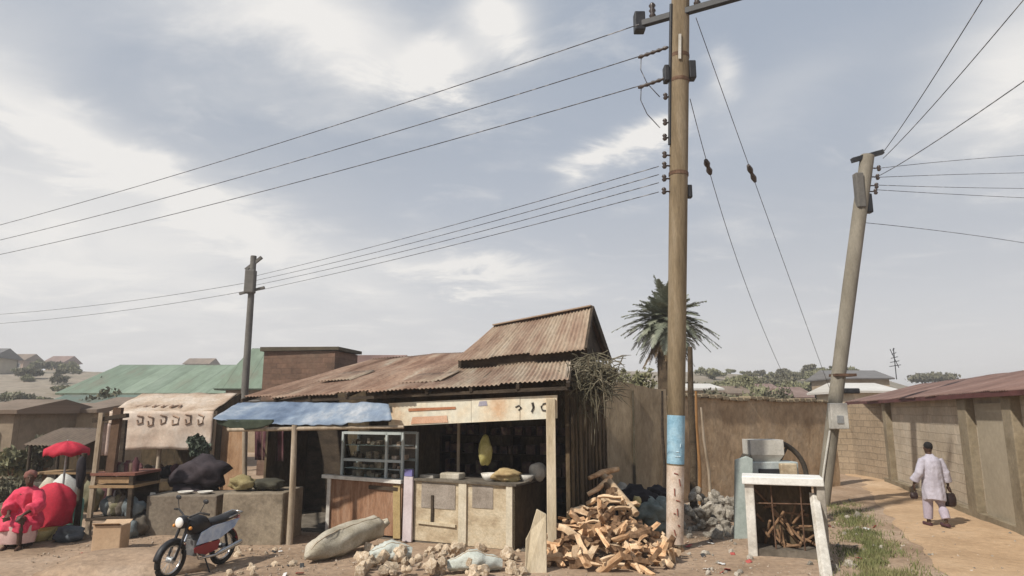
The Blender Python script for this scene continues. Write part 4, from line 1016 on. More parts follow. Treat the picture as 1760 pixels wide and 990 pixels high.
for k in range(2):
    q=MB(); x=lerp(xL+.12,xR-.1,(k+.6)/2); q.tube([V((x,SY+.12,.1)),V((x+rnd.uniform(-.03,.03),SY+.12,zt-.02))],.014,6); q.build('bar',RUSTI,st)
for z in (.85,):
    q=MB(); q.tube([V((xL+.08,SY+.13,z)),V((xR-.06,SY+.13,z+.02))],.013,6); q.build('bar',RUSTI,st)
q=MB()
for k in range(26):
    c=V((rnd.uniform(xL+.18,xR-.15),SY+rnd.uniform(.25,.6),rnd.uniform(.15,.75))); d=V((rnd.gauss(0,.2),rnd.gauss(0,.1),rnd.gauss(0,.2))); q.tube([c-d,c+d],.025,5)
q.build('scrap',BARK,st)
st.rotation_euler=(0,0,R(-19))
a_,b_=gp(1430,1000),at(1400,850,SY-.05)
q=MB(); q.prism([a_+V((-.10,0,-.05)),a_+V((.04,0,-.05)),b_+V((.08,0,0)),b_+V((-.03,0,.02))],V((.0,.16,.0))); q.build('leaning_slab',CONCP,None,'whitish slab leaning on the right side of concrete stand','slab',bevel=.015)

# grinding machine behind
gm_b=xz(1318,14.0,0)
gm=thing('grinding_machine','blue grey grinding machine with pale hopper behind the concrete stand','machine',gm_b)
def GM(px,py,dy=0): return at(px,py,14.0+dy)
def gbox(px0,px1,py0,py1,dp,name,mat,dy=0,par=gm,bev=.02):
    a_,b_=GM(px0,py1,dy),GM(px1,py0,dy); q=MB(); q.box(((a_.x+b_.x)/2,14.0+dy+dp/2,(a_.z+b_.z)/2),(abs(b_.x-a_.x),dp,abs(b_.z-a_.z))); return q.build(name,mat,par,bevel=bev)
gbox(1294,1372,794,838,.5,'body',GREYMET)
a_,b_=GM(1290,792,.1),GM(1345,756,.1); x0,x1,zz0,zz1=a_.x,b_.x,a_.z,b_.z
q=MB(); q.loft([[V((lerp(x0,x1,.5)+sx*(x1-x0)/2*k,14.3+sy*.25*k,z)) for sx,sy in ((-1,-1),(1,-1),(1,1),(-1,1))] for k,z in ((.72,zz0-.02),(1,zz0+.12),(1,zz1))],False,True); q.build('hopper',CHALK,gm,bevel=.01)
gbox(1344,1370,797,824,.3,'motor_box',CREAMP,-.12)
gbox(1305,1342,806,820,.05,'dark_opening_plate',BLACKM,-.03)  # solid black plate; the darkness of a hole is put into its colour
for sx in (1300,1366):
    for dy in (.06,.44):
        q=MB(); a_=GM(sx,838,dy); q.beam(V((a_.x,a_.y,0)),a_,.06,.06,up=(0,1,0)); q.build('leg',RUSTI,gm)
q=MB(); c=GM(1328,818,.75); q.tube([c+V((.72*math.cos(t),0,.72*math.sin(t))) for t in [2*math.pi*k/36 for k in range(37)]],.055,8); 
for k in range(6): q.tube([c,c+V((.7*math.cos(k*1.047),0,.7*math.sin(k*1.047)))],.03,5)
q.build('flywheel',M('sooty_iron',[(.035,.03,.022),(.075,.06,.045)],4,.8,.3),gm)
q=MB(); a_=xz(1281,13.3,.0); b_=at(1279,786,13.45); q.prism([a_+V((-.2,0,0)),a_+V((.14,0,0)),b_+V((.17,0,-.03)),b_+V((.05,0,.02)),b_+V((-.17,0,-.05))],V((0,.07,0))); q.build('sheet_panel',M('pale_teal_sheet',[(.29,.34,.31),(.40,.44,.41)],2.5,.6,.2,vary=.2),None,'pale teal metal sheet propped left of the grinding machine','panel',bevel=.01)
q=MB(); c=gp(1281,893); q.blob((c.x,c.y,.13),(.12,.12,.16),3,.15,2); q.build('black_jar',BLACKM,None,'black jar on the ground under the pale teal sheet','jar')

# ------------------------------------------------------------------ grass by the lane
q=MB(); gr=random.Random(5)
for k in range(7500):
    py=gr.uniform(866,1010); cx=lerp(1448,1535,(py-866)/144.)+gr.gauss(0,15+ (py-866)*.16); c=gp(cx,py)
    if noise.noise(V((c.x*1.7,c.y*1.7,8)))<-.18: continue
    hgt=gr.uniform(.03,.13); a=gr.uniform(0,6.3); w=V((math.cos(a),math.sin(a),0))*.008; l=V((gr.gauss(0,.035),gr.gauss(0,.035),hgt)); z=V((0,0,gz(c.x,c.y)+.005))
    q.add([c+z-w,c+z+w,c+z+l],[(0,1,2)])
q.build('grass',GRASS,None,'patchy dry green grass at the left edge of the lane','grass',kind='stuff',origin=(0,0,0))

# ------------------------------------------------------------------ people
def limb(q, pts, rad): q.tube(pts, rad, 12)
def hand(q, w, d, side, s=1.0):
    """palm and five curled fingers from wrist w along direction d; side = thumb direction"""
    d=V(d).normalized(); side=V(side); side=(side-d*side.dot(d)).normalized(); nn=d.cross(side)
    pc_=w+d*.05*s; q.blob(pc_,(.001,.001,.001),0,0,1)
    q.loft([[w+d*t+side*(math.cos(a)*rx)+nn*(math.sin(a)*ry) for a in [2*math.pi*k/10 for k in range(10)]] for t,rx,ry in ((0,.024*s,.02*s),(.04*s,.04*s,.016*s),(.09*s,.042*s,.014*s))],True,True)
    for k,(o,L0) in enumerate(((.031,.075),(.011,.085),(-.010,.08),(-.030,.062))):
        b=w+d*.085*s+side*o*s; q.tube([b,b+d*L0*.5*s+nn*.008,b+d*L0*.85*s+nn*.03,b+d*L0*.8*s+nn*.05],[.0095*s,.009*s,.0085*s,.007*s],7)
    b=w+d*.03*s+side*.032*s; q.tube([b,b+side*.028*s+d*.03*s,b+side*.03*s+d*.062*s+nn*.015],[.012*s,.011*s,.008*s],7)
def head(q, c, f, s=1.0):
    """head about centre c facing f"""
    f=V((f[0],f[1],0)).normalized(); r=V((f.y,-f.x,0)); c=V(c)
    rings=[]
    for z,w,fr,bk in ((-.125,.045,.075,-.01),(-.10,.060,.092,.045),(-.06,.068,.092,.085),(-.02,.073,.09,.098),(.03,.077,.088,.102),(.07,.07,.075,.092),(.10,.05,.05,.066),(.118,.02,.02,.03)):
        rings.append([c+V((0,0,z*s))+r*(math.cos(a)*w*s)+f*((math.sin(a)*(fr if math.sin(a)>0 else bk))*s) for a in [2*math.pi*k/16 for k in range(16)]])
    q.loft(rings,True,True)
    q.tube([c+f*.085*s+V((0,0,.02*s)),c+f*.112*s+V((0,0,-.028*s)),c+f*.09*s+V((0,0,-.036*s))],[.009*s,.017*s,.012*s],7)
    for sg in (-1,1):
        q.blob(c+r*(sg*.078*s)+V((0,0,-.01*s))-f*.005,(.013*s,.022*s,.032*s),1,.05,2)
        q.blob(c+f*.088*s+r*(sg*.032*s)+V((0,0,.012*s)),(.014*s,.01*s,.009*s),1,0,2)
    q.tube([c+f*.088*s-r*.022*s+V((0,0,-.066*s)),c+f*.098*s+V((0,0,-.066*s)),c+f*.088*s+r*.022*s+V((0,0,-.066*s))],[.006*s,.010*s,.006*s],6)

# man walking away on the lane; local frame: faces +y
mb_=gp(1612,906); mz=gz(mb_.x,mb_.y)+.012
man=thing('person','man in loose pale lilac kaftan walking away along lane carrying dark bags','person',V((mb_.x,mb_.y,mz)))
man.rotation_euler=(0,0,0)
O=V((mb_.x,mb_.y,mz)); P=lambda x,y,z: O+V((x,y,z))
q=MB()
limb(q,[P(0,0,.90),P(0,.0,1.0),P(0,.01,1.15),P(0,.02,1.32),P(0,.02,1.40)],[.13,.12,.115,.11,.075])
limb(q,[P(0,.02,1.38),P(0,.035,1.48),P(0,.045,1.55)],[.07,.055,.055])
head(q,P(0,.055,1.60),(0.15,1,0))
for sg,ky,fy,lift in ((-1,.07,.13,0),(1,-.04,-.15,.03)):
    hip=P(.09*sg,0,.90); kn=P(.10*sg,ky+.03,.50); an=P(.10*sg,fy,.085+lift)
    limb(q,[hip,lerp(hip,kn,.5),kn,lerp(kn,an,.35)+V((0,-.015,0)),an],[.095,.078,.055,.055,.036])
    limb(q,[an+V((0,-.05,-.045)),an+V((0,.02,-.04)),an+V((0,.12,-.055+ (-.03 if lift else 0))),an+V((0,.17,-.062-(.03 if lift else 0)))],[.034,.038,.033,.02])
for sg,ex,hx_,hy_,hz_ in ((-1,.29,.37,.06,.80),(1,.26,.31,.0,.78)):
    shd=P(.18*sg,.01,1.36); el=P(ex*sg,-.04,1.08); wr=P(hx_*sg,hy_,hz_+.06)
    limb(q,[shd,lerp(shd,el,.5),el,lerp(el,wr,.4),wr],[.06,.048,.038,.036,.025])
    hand(q,wr,(.05*sg,.03,-1),(0,1,0))
body=q.build('body',SKIN,man); remesh(body,.0075,2)
q=MB()
q.blob(P(0,.035,1.635),(.083,.098,.092),3,.05,3,4); hr=q.build('hair',HAIR,body)
# kaftan: torso with sleeves, flared hem at the knee
q=MB(); n=28; rings=[]
for z,rx,ry,cy in ((.54,.215,.19,-.02),(.66,.225,.19,-.01),(.80,.225,.18,0),(.95,.215,.17,0),(1.08,.21,.165,.0),(1.22,.22,.165,.01),(1.34,.215,.15,.015),(1.40,.165,.12,.02),(1.43,.10,.095,.03),(1.475,.066,.07,.035)):
    rings.append([P(math.cos(a)*rx*(1+.05*math.sin(a*7+z*4)*(1.45-z)),cy+math.sin(a)*ry*(1+.05*math.sin(a*9+z*3)*(1.45-z)),z+.02*math.sin(a*2)*(z<.6)) for a in [2*math.pi*k/n for k in range(n)]])
q.loft(rings,True,True)
for sg,ex,hx_,hy_,hz_ in ((-1,.29,.37,.06,.80),(1,.26,.31,.0,.78)):
    shd=P(.17*sg,.01,1.36); el=P(ex*sg,-.04,1.09); wr=P((hx_-.01)*sg,hy_,hz_+.12)
    q.tube([shd,lerp(shd,el,.5),el,lerp(el,wr,.5),wr],[.085,.085,.08,.085,.09],14)
kf=q.build('kaftan',CLOTHW,man); remesh(kf,.012,3)
for v in kf.data.vertices:
    k=.02*noise.noise(V((v.co.x*9,v.co.y*9,v.co.z*2.2)))+.006*noise.noise(v.co*16); v.co+=v.normal*k
q=MB()
for sg,ky,fy,lift in ((-1,.07,.13,0),(1,-.04,-.15,.03)):
    hip=P(.09*sg,0,.86); kn=P(.10*sg,ky+.02,.50); an=P(.10*sg,fy,.14+lift)
    q.tube([hip,lerp(hip,kn,.5),kn,lerp(kn,an,.5),an],[.13,.12,.10,.095,.085],14)
tr=q.build('trousers',M('lilac_trousers',[(.35,.31,.37),(.44,.385,.45)],3,.9,.3,fine=24,vary=.12),man); remesh(tr,.012,2)
q=MB()
for sg,fy,lift in ((-1,.13,0),(1,-.15,.03)):
    an=P(.10*sg,fy,.03+lift*.6); q.loft([[an+V((math.cos(a)*w,y,math.sin(a)*.035-.0)) for a in [2*math.pi*k/10 for k in range(10)]] for y,w in ((-.09,.025),(-.05,.05),(.05,.05),(.14,.052),(.2,.02))],True,True)
q.build('shoes',M('dark_sandal',[(.05,.02,.025),(.08,.035,.04)],5,.6,.1),man)
def carry(c, sz, mat, label, name='carrier_bag'):
    q=MB(); c=V(c); rings=[]
    for z,kx,ky in ((0,.8,.6),(.04,1,1),(sz[2]*.55,1.02,1.05),(sz[2]*.9,.85,.55),(sz[2],.7,.2)):
        rings.append([c+V((math.cos(a)*sz[0]*kx*(1+.08*math.sin(3*a+z*9)),math.sin(a)*sz[1]*ky,z)) for a in [2*math.pi*k/16 for k in range(16)]])
    q.loft(rings,True,True); o=q.build(name,mat,None,label,'bag')
    q=MB(); t=c+V((0,0,sz[2])); q.tube([t+V((-sz[0]*.5,0,-.02)),t+V((-.03,0,.12)),t+V((.03,0,.12)),t+V((sz[0]*.5,0,-.02))],.009,6); q.build('handle',mat,o)
carry(P(.325,.02,.40),(.13,.08,.27),BAGM,'dark maroon carrier bag in the walking man\'s right hand')
carry(P(-.385,.07,.55),(.08,.055,.13),BAGM,'small dark bag in the walking man\'s left hand')

# seated woman in red at left edge
wb=gp(30,938); wz=0
wm=thing('person','person in red pink gown sitting bent forward at the left edge','person',V((wb.x,wb.y,0)))
O2=V((wb.x,wb.y,0)); P=lambda x,y,z: O2+V((x,y,z))
q=MB()
limb(q,[P(0,.05,.48),P(.02,.04,.62),P(.06,.0,.80),P(.10,-.04,.95),P(.12,-.05,1.02)],[.17,.155,.16,.16,.09])
limb(q,[P(.12,-.05,1.0),P(.14,-.08,1.09),P(.15,-.10,1.14)],[.065,.052,.052])
head(q,P(.16,-.12,1.20),(.55,-.85,0))
for sg in (-1,1):
    hip=P(.10*sg,.0,.45); kn=P(.16+.13*sg,-.40,.50); an=P(.16+.13*sg,-.38,.085)
    limb(q,[hip,lerp(hip,kn,.5),kn,lerp(kn,an,.4),an],[.10,.085,.06,.055,.036])
    limb(q,[an+V((-.01,.05,-.045)),an+V((.03,-.05,-.05)),an+V((.06,-.16,-.06))],[.034,.036,.022])
    shd=P(.10+.18*sg,-.02,.94); el=P(.16+.27*sg,-.17,.72); wr=P(.20+.13*sg,-.42,.60)
    limb(q,[shd,lerp(shd,el,.5),el,lerp(el,wr,.5),wr],[.06,.05,.04,.036,.026]); hand(q,wr,(-.1*sg,-.6,-.35),(-sg,0,0))
bd=q.build('body',SKIN,wm); remesh(bd,.0085,2)
q=MB(); q.blob(P(.15,-.10,1.245),(.098,.108,.085),4,.12,3,3); q.blob(P(.10,-.03,1.25),(.05,.06,.05),9,.2,2); q.build('headscarf',M('brown_headscarf',[(.16,.065,.05),(.25,.12,.10)],5,.9,.3),bd)
q=MB(); n=26; rings=[]
for z,rx,ry,cx,cy in ((.30,.36,.36,.08,-.14),(.44,.37,.36,.08,-.12),(.54,.31,.29,.06,-.05),(.66,.225,.20,.04,.03),(.80,.225,.19,.06,.0),(.93,.22,.17,.10,-.03),(1.0,.15,.12,.11,-.05),(1.04,.085,.085,.13,-.06)):
    rings.append([P(cx+math.cos(a)*rx*(1+.06*math.sin(a*6+z*5)),cy+math.sin(a)*ry*(1+.06*math.sin(a*7+z*4)),z+.03*math.sin(3*a)*(z<.35)) for a in [2*math.pi*k/n for k in range(n)]])
q.loft(rings,True,True)
for sg in (-1,1):
    shd=P(.10+.17*sg,-.02,.94); el=P(.16+.27*sg,-.17,.73); wr=P(.19+.18*sg,-.33,.65)
    q.tube([shd,lerp(shd,el,.5),el,wr],[.095,.10,.11,.12],14)
q0_=MB(); n=24
q0_.loft([[P(.10+math.cos(a)*rx*(1+.07*math.sin(a*8+z*6)),-.20+math.sin(a)*ry*(1+.07*math.sin(a*9)),z) for a in [2*math.pi*k/n for k in range(n)]] for z,rx,ry in ((.10,.30,.24),(.22,.32,.27),(.40,.30,.27))],True,True)
q0_.build('underskirt',M('pinkish_pale_cloth',[(.50,.30,.28),(.62,.44,.40)],3,.9,.3,fine=24,vary=.15),wm)
gw=q.build('gown',CLOTHR,wm); remesh(gw,.014,3)
for v in gw.data.vertices:
    v.co+=v.normal*(.026*noise.noise(V((v.co.x*8,v.co.y*8,v.co.z*2.0)))+.004*noise.noise(v.co*15))
q=MB(); n=16
for zc_ in (0,): q.loft([[P(.02+math.cos(a)*r_,.02+math.sin(a)*r_,z) for a in [2*math.pi*k/n for k in range(n)]] for z,r_ in ((0,.2),(.26,.17),(.30,.19),(.33,.19))],True,True)
q.build('stool',DKWOOD,None,'low dark wooden stool under the seated person','stool')
# red cloth covered load beside
c=gp(84,925); q=MB(); n=30; rings=[]
for z,r in ((.26,.38),(.42,.37),(.60,.36),(.78,.33),(.92,.24),(1.0,.12),(1.02,.02)):
    rings.append([V((c.x+math.cos(a)*r*(1+.07*abs(math.sin(a*4.5+z*2))*(1.1-z*.6)+.05*math.sin(a*13+z*5)*(1.1-z*.8)+.35*noise.noise(V((math.cos(a)*1.3,math.sin(a)*1.3,z*2.4)))),c.y+math.sin(a)*r*.85*(1+.10*math.sin(a*6+1)*(1-z*.7)),z+.03*math.sin(a*5)*(z<.3)+.03*noise.noise(V((a,z*3,1))))) for a in [2*math.pi*k/n for k in range(n)]])
q.loft(rings,True,True); ld=q.build('draped_load',CLOTHR2,None,'market load on a stand draped in deep red cloth','load')
q=MB(); q.loft([[V((c.x+math.cos(a)*r,c.y+math.sin(a)*r,z)) for a in [2*math.pi*k/14 for k in range(14)]] for z,r in ((0,.24),(.28,.26))],True,True); q.build('stand_base',YELLOW,ld)

# parasol, drums
pc_=gp(100,905)
ps=thing('market_parasol','low red cloth parasol shading white sacks at left','parasol',pc_)
zp=at(100,772,pc_.y).z
q=MB(); q.tube([pc_+V((0,0,-.05)),V((pc_.x,pc_.y,zp+.2))],.022,7); q.build('pole',STEEL,ps)
q=MB(); n=8; top=V((pc_.x,pc_.y,zp+.18))
ring=[V((pc_.x+.42*math.cos(a),pc_.y+.42*math.sin(a),zp-.02)) for a in [2*math.pi*k/32 for k in range(32)]]
ring=[p_+V((0,0,-.03*math.cos(k/32*2*math.pi*8))) for k,p_ in enumerate(ring)]
mid_=[lerp(p_,top,.5)+V((0,0,.03)) for p_ in ring]; low=[p_+V((0,0,-.1)) for p_ in ring]
q.loft([low,ring,mid_,[lerp(p_,top,.97) for p_ in ring]],True,False); q.build('canopy',CLOTHR2,ps,solid=.006)
def drum(px,py,r,hh,mat,label,name='plastic_drum'):
    c=gp(px,py); q=MB(); q.loft([[V((c.x+math.cos(a)*k*r,c.y+math.sin(a)*k*r,z*hh)) for a in [2*math.pi*j/20 for j in range(20)]] for z,k in ((0,.9),(.06,.98),(.3,1.0),(.33,1.04),(.36,1.0),(.66,1.0),(.69,1.04),(.72,1),(.94,.97),(1,.86))],True,True); return q.build(name,mat,None,label,'drum')
drum(121,912,.19,.62,TEAL,'teal plastic drum between draped red load and wooden stall')
c=gp(104,893)
q=MB(); q.blob((c.x,c.y,.45),(.33,.25,.50),5,.12,3,1.8); q.build('upright_sack',M('white_sack',[(.42,.43,.40),(.58,.58,.54)],2.5,.9,.5,fine=40,vary=.2),None,'bulging whitish sack standing beneath the red parasol','sack')
q=MB(); q.blob((c.x-.42,c.y+.15,.40),(.28,.24,.45),6,.12,3,1.8); q.build('upright_sack',SACK,None,'greyer sack left of the whitish one under the red parasol','sack')
bowl('basin',gp(66,928)+V((.05,-.1,0)),.26,.2,YELLOW,'yellow plastic basin on ground before the draped red load','basin')
q=MB(); c=gp(118,930); q.blob((c.x,c.y,.12),(.26,.2,.16),8,.2,3,2); q.build('dark_bag',M('slate_bag',[(.05,.06,.07),(.10,.11,.12)],4,.8,.3),None,'slumped dark slate bag on ground left of the wooden stall','bag')
q=MB(); c=gp(130,918); q.tube([c,c+V((0,0,1.55))],[.06,.05],8); q.build('black_post',DKWOOD,None,'black post standing left of the wooden stall','post')
q=MB(); c=gp(130,918)+V((0,-.06,1.2)); q.blob(c,(.09,.07,.3),4,.15,3); q.build('hanging_sack',CLOTHBK,None,'black bag hung on the black post','bag')

# ------------------------------------------------------------------ wooden stall at left
sA,sB=gp(150,925),gp(240,918); SYw=sA.y
ws=thing('market_stall','rickety dark wooden stall with shelves of goods left of the bench','stall',lerp(sA,sB,.5))
q0=sA; xw0,xw1=sA.x,sB.x
for x,y,h_ in ((xw0,SYw,2.35),(xw1,SYw,1.2),(xw0,SYw+.9,2.2),(xw1,SYw+.9,1.2)):
    q=MB(); q.beam(V((x,y,-.05)),V((x+rnd.uniform(-.03,.03),y,h_)),.08,.08,up=(0,1,0)); q.build('leg',WOOD if y==SYw and x==xw0 else DKWOOD,ws)
xm=lerp(xw0,xw1,.33)
q=MB(); q.beam(V((xm,SYw+.1,1.0)),V((xm+.03,SYw+.1,2.45)),.16,.1,up=(0,1,0)); q.build('upright',M('brown_upright',[(.07,.04,.025),(.13,.08,.05)],3,.9,.4,vary=.3),ws)
q=MB(); q.beam(V((xw0-.15,SYw+.05,2.2)),V((xm+.25,SYw+.05,2.3)),.12,.08); q.build('crossbar',DKWOOD,ws)
for z,mt in ((1.18,M('red_brown_board',[(.14,.05,.035),(.22,.10,.07)],3,.9,.3,vary=.3)),(.95,M('tan_board',[(.24,.15,.075),(.34,.23,.13)],3,.9,.3,vary=.3)),(.35,DKWOOD)):
    q=MB(); q.box(((xw0+xw1)/2,SYw+.45,z),(xw1-xw0+.1,1.0,.05)); q.build('shelf',mt,ws)
q=MB(); q.box(((xw0+xw1)/2,SYw+.02,1.07),(xw1-xw0,.04,.12)); q.build('apron',MATS['tan_board'],ws)
q=MB(); q.box(((xw0+xw1)/2,SYw+.85,.6),(xw1-xw0,.04,1.2)); q.build('back_board',DKWOOD,ws)
q=MB()
q.grid(lambda u,v:V((lerp(xw0+.05,xm-.02,u),SYw+.06+.03*math.sin(u*8),2.15-.62*v)),10,8); q.build('hung_cloth',M('pinkish_cloth',[(.38,.28,.23),(.52,.42,.37)],3,.9,.3),None,'pinkish pale cloth hung on the wooden stall frame','cloth',solid=.01)
gr=random.Random(8)
for k in range(7):
    x=lerp(xw0+.1,xw1-.1,(k+.5)/7); r=gr.uniform(.06,.10); hh=gr.uniform(.14,.30)
    q=MB(); q.loft([[V((x+math.cos(a)*r*kk,SYw+.3+math.sin(a)*r*kk,1.205+z*hh)) for a in [2*math.pi*j/12 for j in range(12)]] for z,kk in ((0,.9),(.7,1),(.85,.5),(1,.45))],True,True)
    q.build('goods_jar',[CLOTHM,M('brown_jar',[(.10,.06,.04),(.2,.13,.09)],5,.5,.1),MATS['maroon_cloth'],CONCD][k%4],None,'dark jar of goods in the row on top of the wooden stall','jar','jars on the wooden stall')
for k in range(5):
    x=lerp(xw0+.14,xw1-.14,(k+.5)/5)
    q=MB(); q.blob((x,SYw+.25,.55),(.13,.14,.19),k+3,.2,3); q.build('produce_sack',[M('slate_sack',[(.10,.12,.125),(.18,.20,.20)],4,.85,.4),SACK,M('olive_sack',[(.13,.12,.07),(.2,.18,.11)],4,.85,.4),CONCD,MATS['slate_sack']][k],None,
      ['leftmost slate grey sack on lower shelf of wooden stall','tan sack second from left on lower stall shelf','olive sack in the middle of lower stall shelf','brown grey sack fourth along lower stall shelf','rightmost slate sack on lower stall shelf'][k],'sack')
for k,(px,py,z,r,mt,lab) in enumerate([(214,926,.16,.22,MATS['slate_sack'],'slate grey sack slumped on ground at the right foot of the wooden stall'),(236,922,.20,.24,CONCD,'dirty grey sack between wooden stall and low brown bench'),(225,922,.52,.20,MATS['slate_sack'],'slate sack stacked on the two grey sacks beside wooden stall'),(206,905,.62,.2,CLOTHBK,'black sack behind the stacked slate sacks')]):
    c=gp(px,py); q=MB(); q.blob((c.x,c.y,z),(r,r*.8,r*.85),k+90,.22,3,2.0); q.build('filled_sack',mt,None,lab,'sack')
for k,(px,py,w,d_,hh,rz,lab) in enumerate([(20,905,.5,.4,.5,.3,'weathered crate behind the seated person'),(62,895,.45,.4,.35,-.2,'low weathered crate left of the red parasol pole')]):
    c=gp(px,py); t=thing('slatted_crate',lab,'crate',c)
    Rz=Euler((0,0,rz)).to_matrix()
    for j in range(4):
        z=.06+j*(hh-.06)/3.6
        for sg in (-1,1):
            q=MB(); q.box(c+Rz@V((0,sg*d_/2,z)),(w,.018,hh/5.2),(0,0,rz)); q.build('slat',WOOD,t)
            q=MB(); q.box(c+Rz@V((sg*w/2,0,z)),(.018,d_-.03,hh/5.2),(0,0,rz)); q.build('slat',WOOD,t)
c=gp(10,880); q=MB(); leafcloud(q,V((c.x,c.y,.45)),(.5,.4,.4),900,.13,41,clumps=8); q.tube([V((c.x,c.y,-.02)),V((c.x,c.y,.5))],.03,5); q.build('weed_clump',LEAF1,None,'dark green weed clump behind the crate at left edge','plant')
c=gp(177,950); q=MB(); q.box((c.x,c.y+.2,.22),(.46,.38,.44),(0,0,.12)); cb_=q.build('cardboard_box',CARD,None,'beige cardboard box on ground in front of the wooden stall','box',bevel=.012)
q=MB()
for sg,ry in ((-1,.5),(1,-.35)):
    q.box((c.x,c.y+.2+sg*.16,.455),(.44,.16,.006),(sg*.35,0,.12))
q.build('flap',CARD,cb_)

for k,(px,py,z,r,mt,lab) in enumerate([(252,905,.20,.26,SACK,'tan sack on ground behind the left end of the low brown bench'),(60,872,.34,.3,CONCD,'grey brown heap of goods between the crates and the small lean-to'),(150,880,.4,.28,MATS['olive_sack'],'olive sack behind the left legs of the wooden stall'),(190,872,.5,.34,CLOTHM,'maroon cloth heap behind the wooden stall'),(222,868,.45,.3,MATS['brown_bag'],'brown bag heap right behind the wooden stall'),(112,868,.4,.32,MATS['slate_sack'],'slate heap behind the white sack under the parasol')]):
    c=gp(px,py); q=MB(); q.blob((c.x,c.y,z*.8),(r,r*.8,z),k+120,.25,3,2.2); q.build('goods_heap',mt,None,lab,'goods')
lt=thing('market_lean_to','small lean-to stall with sagging dull tin cover behind the red parasol','stall',xz(95,17.5,0))
xa,xb=xz(48,17.5,2).x,xz(150,17.5,2).x; zf,zk=zat(762,17.5),zat(738,18.8)
q=MB(); corrugated(q,V((xa,17.5,zf)),V((xb,17.4,zf-.06)),V((xb,18.9,zk)),V((xa,18.9,zk+.05)),wl=.1,sag=.08,seed=33,ragged=.1); q.build('cover',MATS['dusty_tin'],lt,solid=.006)
for x,y in ((xa+.1,17.6),(xb-.1,17.55),(xa+.1,18.7),(xb-.1,18.7)):
    q=MB(); q.tube([V((x,y,-.05)),V((x+rnd.uniform(-.05,.05),y,zf-.02 if y<18 else zk-.05))],.04,6); q.build('post',DKWOOD,lt)
q=MB(); q.box(((xa+xb)/2,18.2,.8),(xb-xa-.2,.8,.05)); q.build('table_board',MATS['tan_board'],lt)
q=MB(); q.wall(V((xa,18.85,0)),V((xb,18.85,0)),0,zk-.1,0,zk-.1,.04); q.build('back_board',SIDEW,lt)
# ------------------------------------------------------------------ banner stall
BY=16.2
bs=thing('banner_stall','stall roofed and fronted with faded cream printed banner','stall',xz(275,BY,0))
x0,x1=xz(188,BY,2).x, xz(366,BY,2).x
zt0,zm,zl=zat(676,BY+1.2),zat(706,BY),zat(776,BY)
q=MB(); q.grid(lambda u,v:V((lerp(x0,x1,u),lerp(BY,BY+1.3,v),lerp(zm,zt0,v)+.04*noise.noise(V((u*6,v*3,2)))-.05*math.sin(u*math.pi)*(1-v))),40,10); q.build('roof_sheet',M('faded_tin',[(.30,.215,.15),(.42,.33,.25),(.50,.43,.36)],1.8,.85,.3,vary=.3),bs,solid=.008)
q=MB()
def bann(u,v): return V((lerp(x0-.02,x1,u),BY-.02+.05*noise.noise(V((u*5,v*3,5)))+.025*math.sin(u*17+v*2)*v,lerp(zm-.01,zl+.06*math.sin(u*math.pi*1)+ .25*max(0,u-.8),v)+.02*noise.noise(V((u*9,0,1)))))
q.grid(bann,48,12); bn=q.build('banner',BANNER,bs,solid=.006)
for k,(u,v,w,h_) in enumerate([(.30,.22,.05,.22),(.40,.26,.05,.26),(.52,.22,.05,.24),(.64,.25,.06,.24),(.76,.2,.05,.26),(.88,.22,.05,.26)]):
    q=MB(); pts=[bann(u-w/2,v-h_/2),bann(u+w/2,v-h_/3),bann(u+w/2,v+h_/3),bann(u-w/3,v+h_/2),bann(u-w/2,v)]
    q.tube([p_+V((0,-.012,0)) for p_ in pts],.022,5); q.build('lettering',BANMARK,bn)
q=MB()
for k in range(5):
    u=.22+.085*k; c=V((lerp(x0,x1,u),BY+.25,lerp(zm,zt0,.2)+.0)); q.tube([c+V((-.09,0,0)),c+V((-.04,.25,.045)),c+V((.05,.25,.045)),c+V((.10,0,0))],.022,5)
q.build('lettering',BANMARK,bn)
for px,y in ((192,BY+.1),(271,BY+.15),(362,BY+.1)):
    q=MB(); c=xz(px,y,1); q.tube([V((c.x,c.y,-.05)),V((c.x,c.y,zm))],.05,7); q.build('post',WOOD,bs)
q=MB(); q.wall(V((x0,BY+1.5,0)),V((x1,BY+1.5,0)),0,zt0,0,zt0,.05); q.build('back_wall',SIDEW,bs)
q=MB(); q.wall(V((x1-.02,BY+.2,0)),V((x1-.02,BY+1.5,0)),0,zm,0,zt0,.04); q.build('side_wall',SIDEW,bs)
q=MB(); q.box(((x0+x1)/2,BY+.8,.75),(x1-x0-.2,.9,.06)); q.build('table_board',DKWOOD,bs)
for k in range(4):
    q=MB(); q.beam(V((lerp(x0+.2,x1-.2,k/3),BY+.5,0)),V((lerp(x0+.2,x1-.2,k/3),BY+.5,.74)),.07,.07,up=(0,1,0)); q.build('table_leg',DKWOOD,bs)
gr=random.Random(18)
for k in range(8):
    x=lerp(x0+.3,x1-.3,(k+.5)/8); q=MB(); q.blob((x,BY+.7,.78+.14),(.16,.16,.17),k+70,.25,3,2)
    q.build('goods_bundle',[CLOTHM,CONCD,MATS['brown_jar'],CLOTHBK][k%4],None,'dark bundle in the row of goods under the faded banner','bundle','bundles under the faded banner')
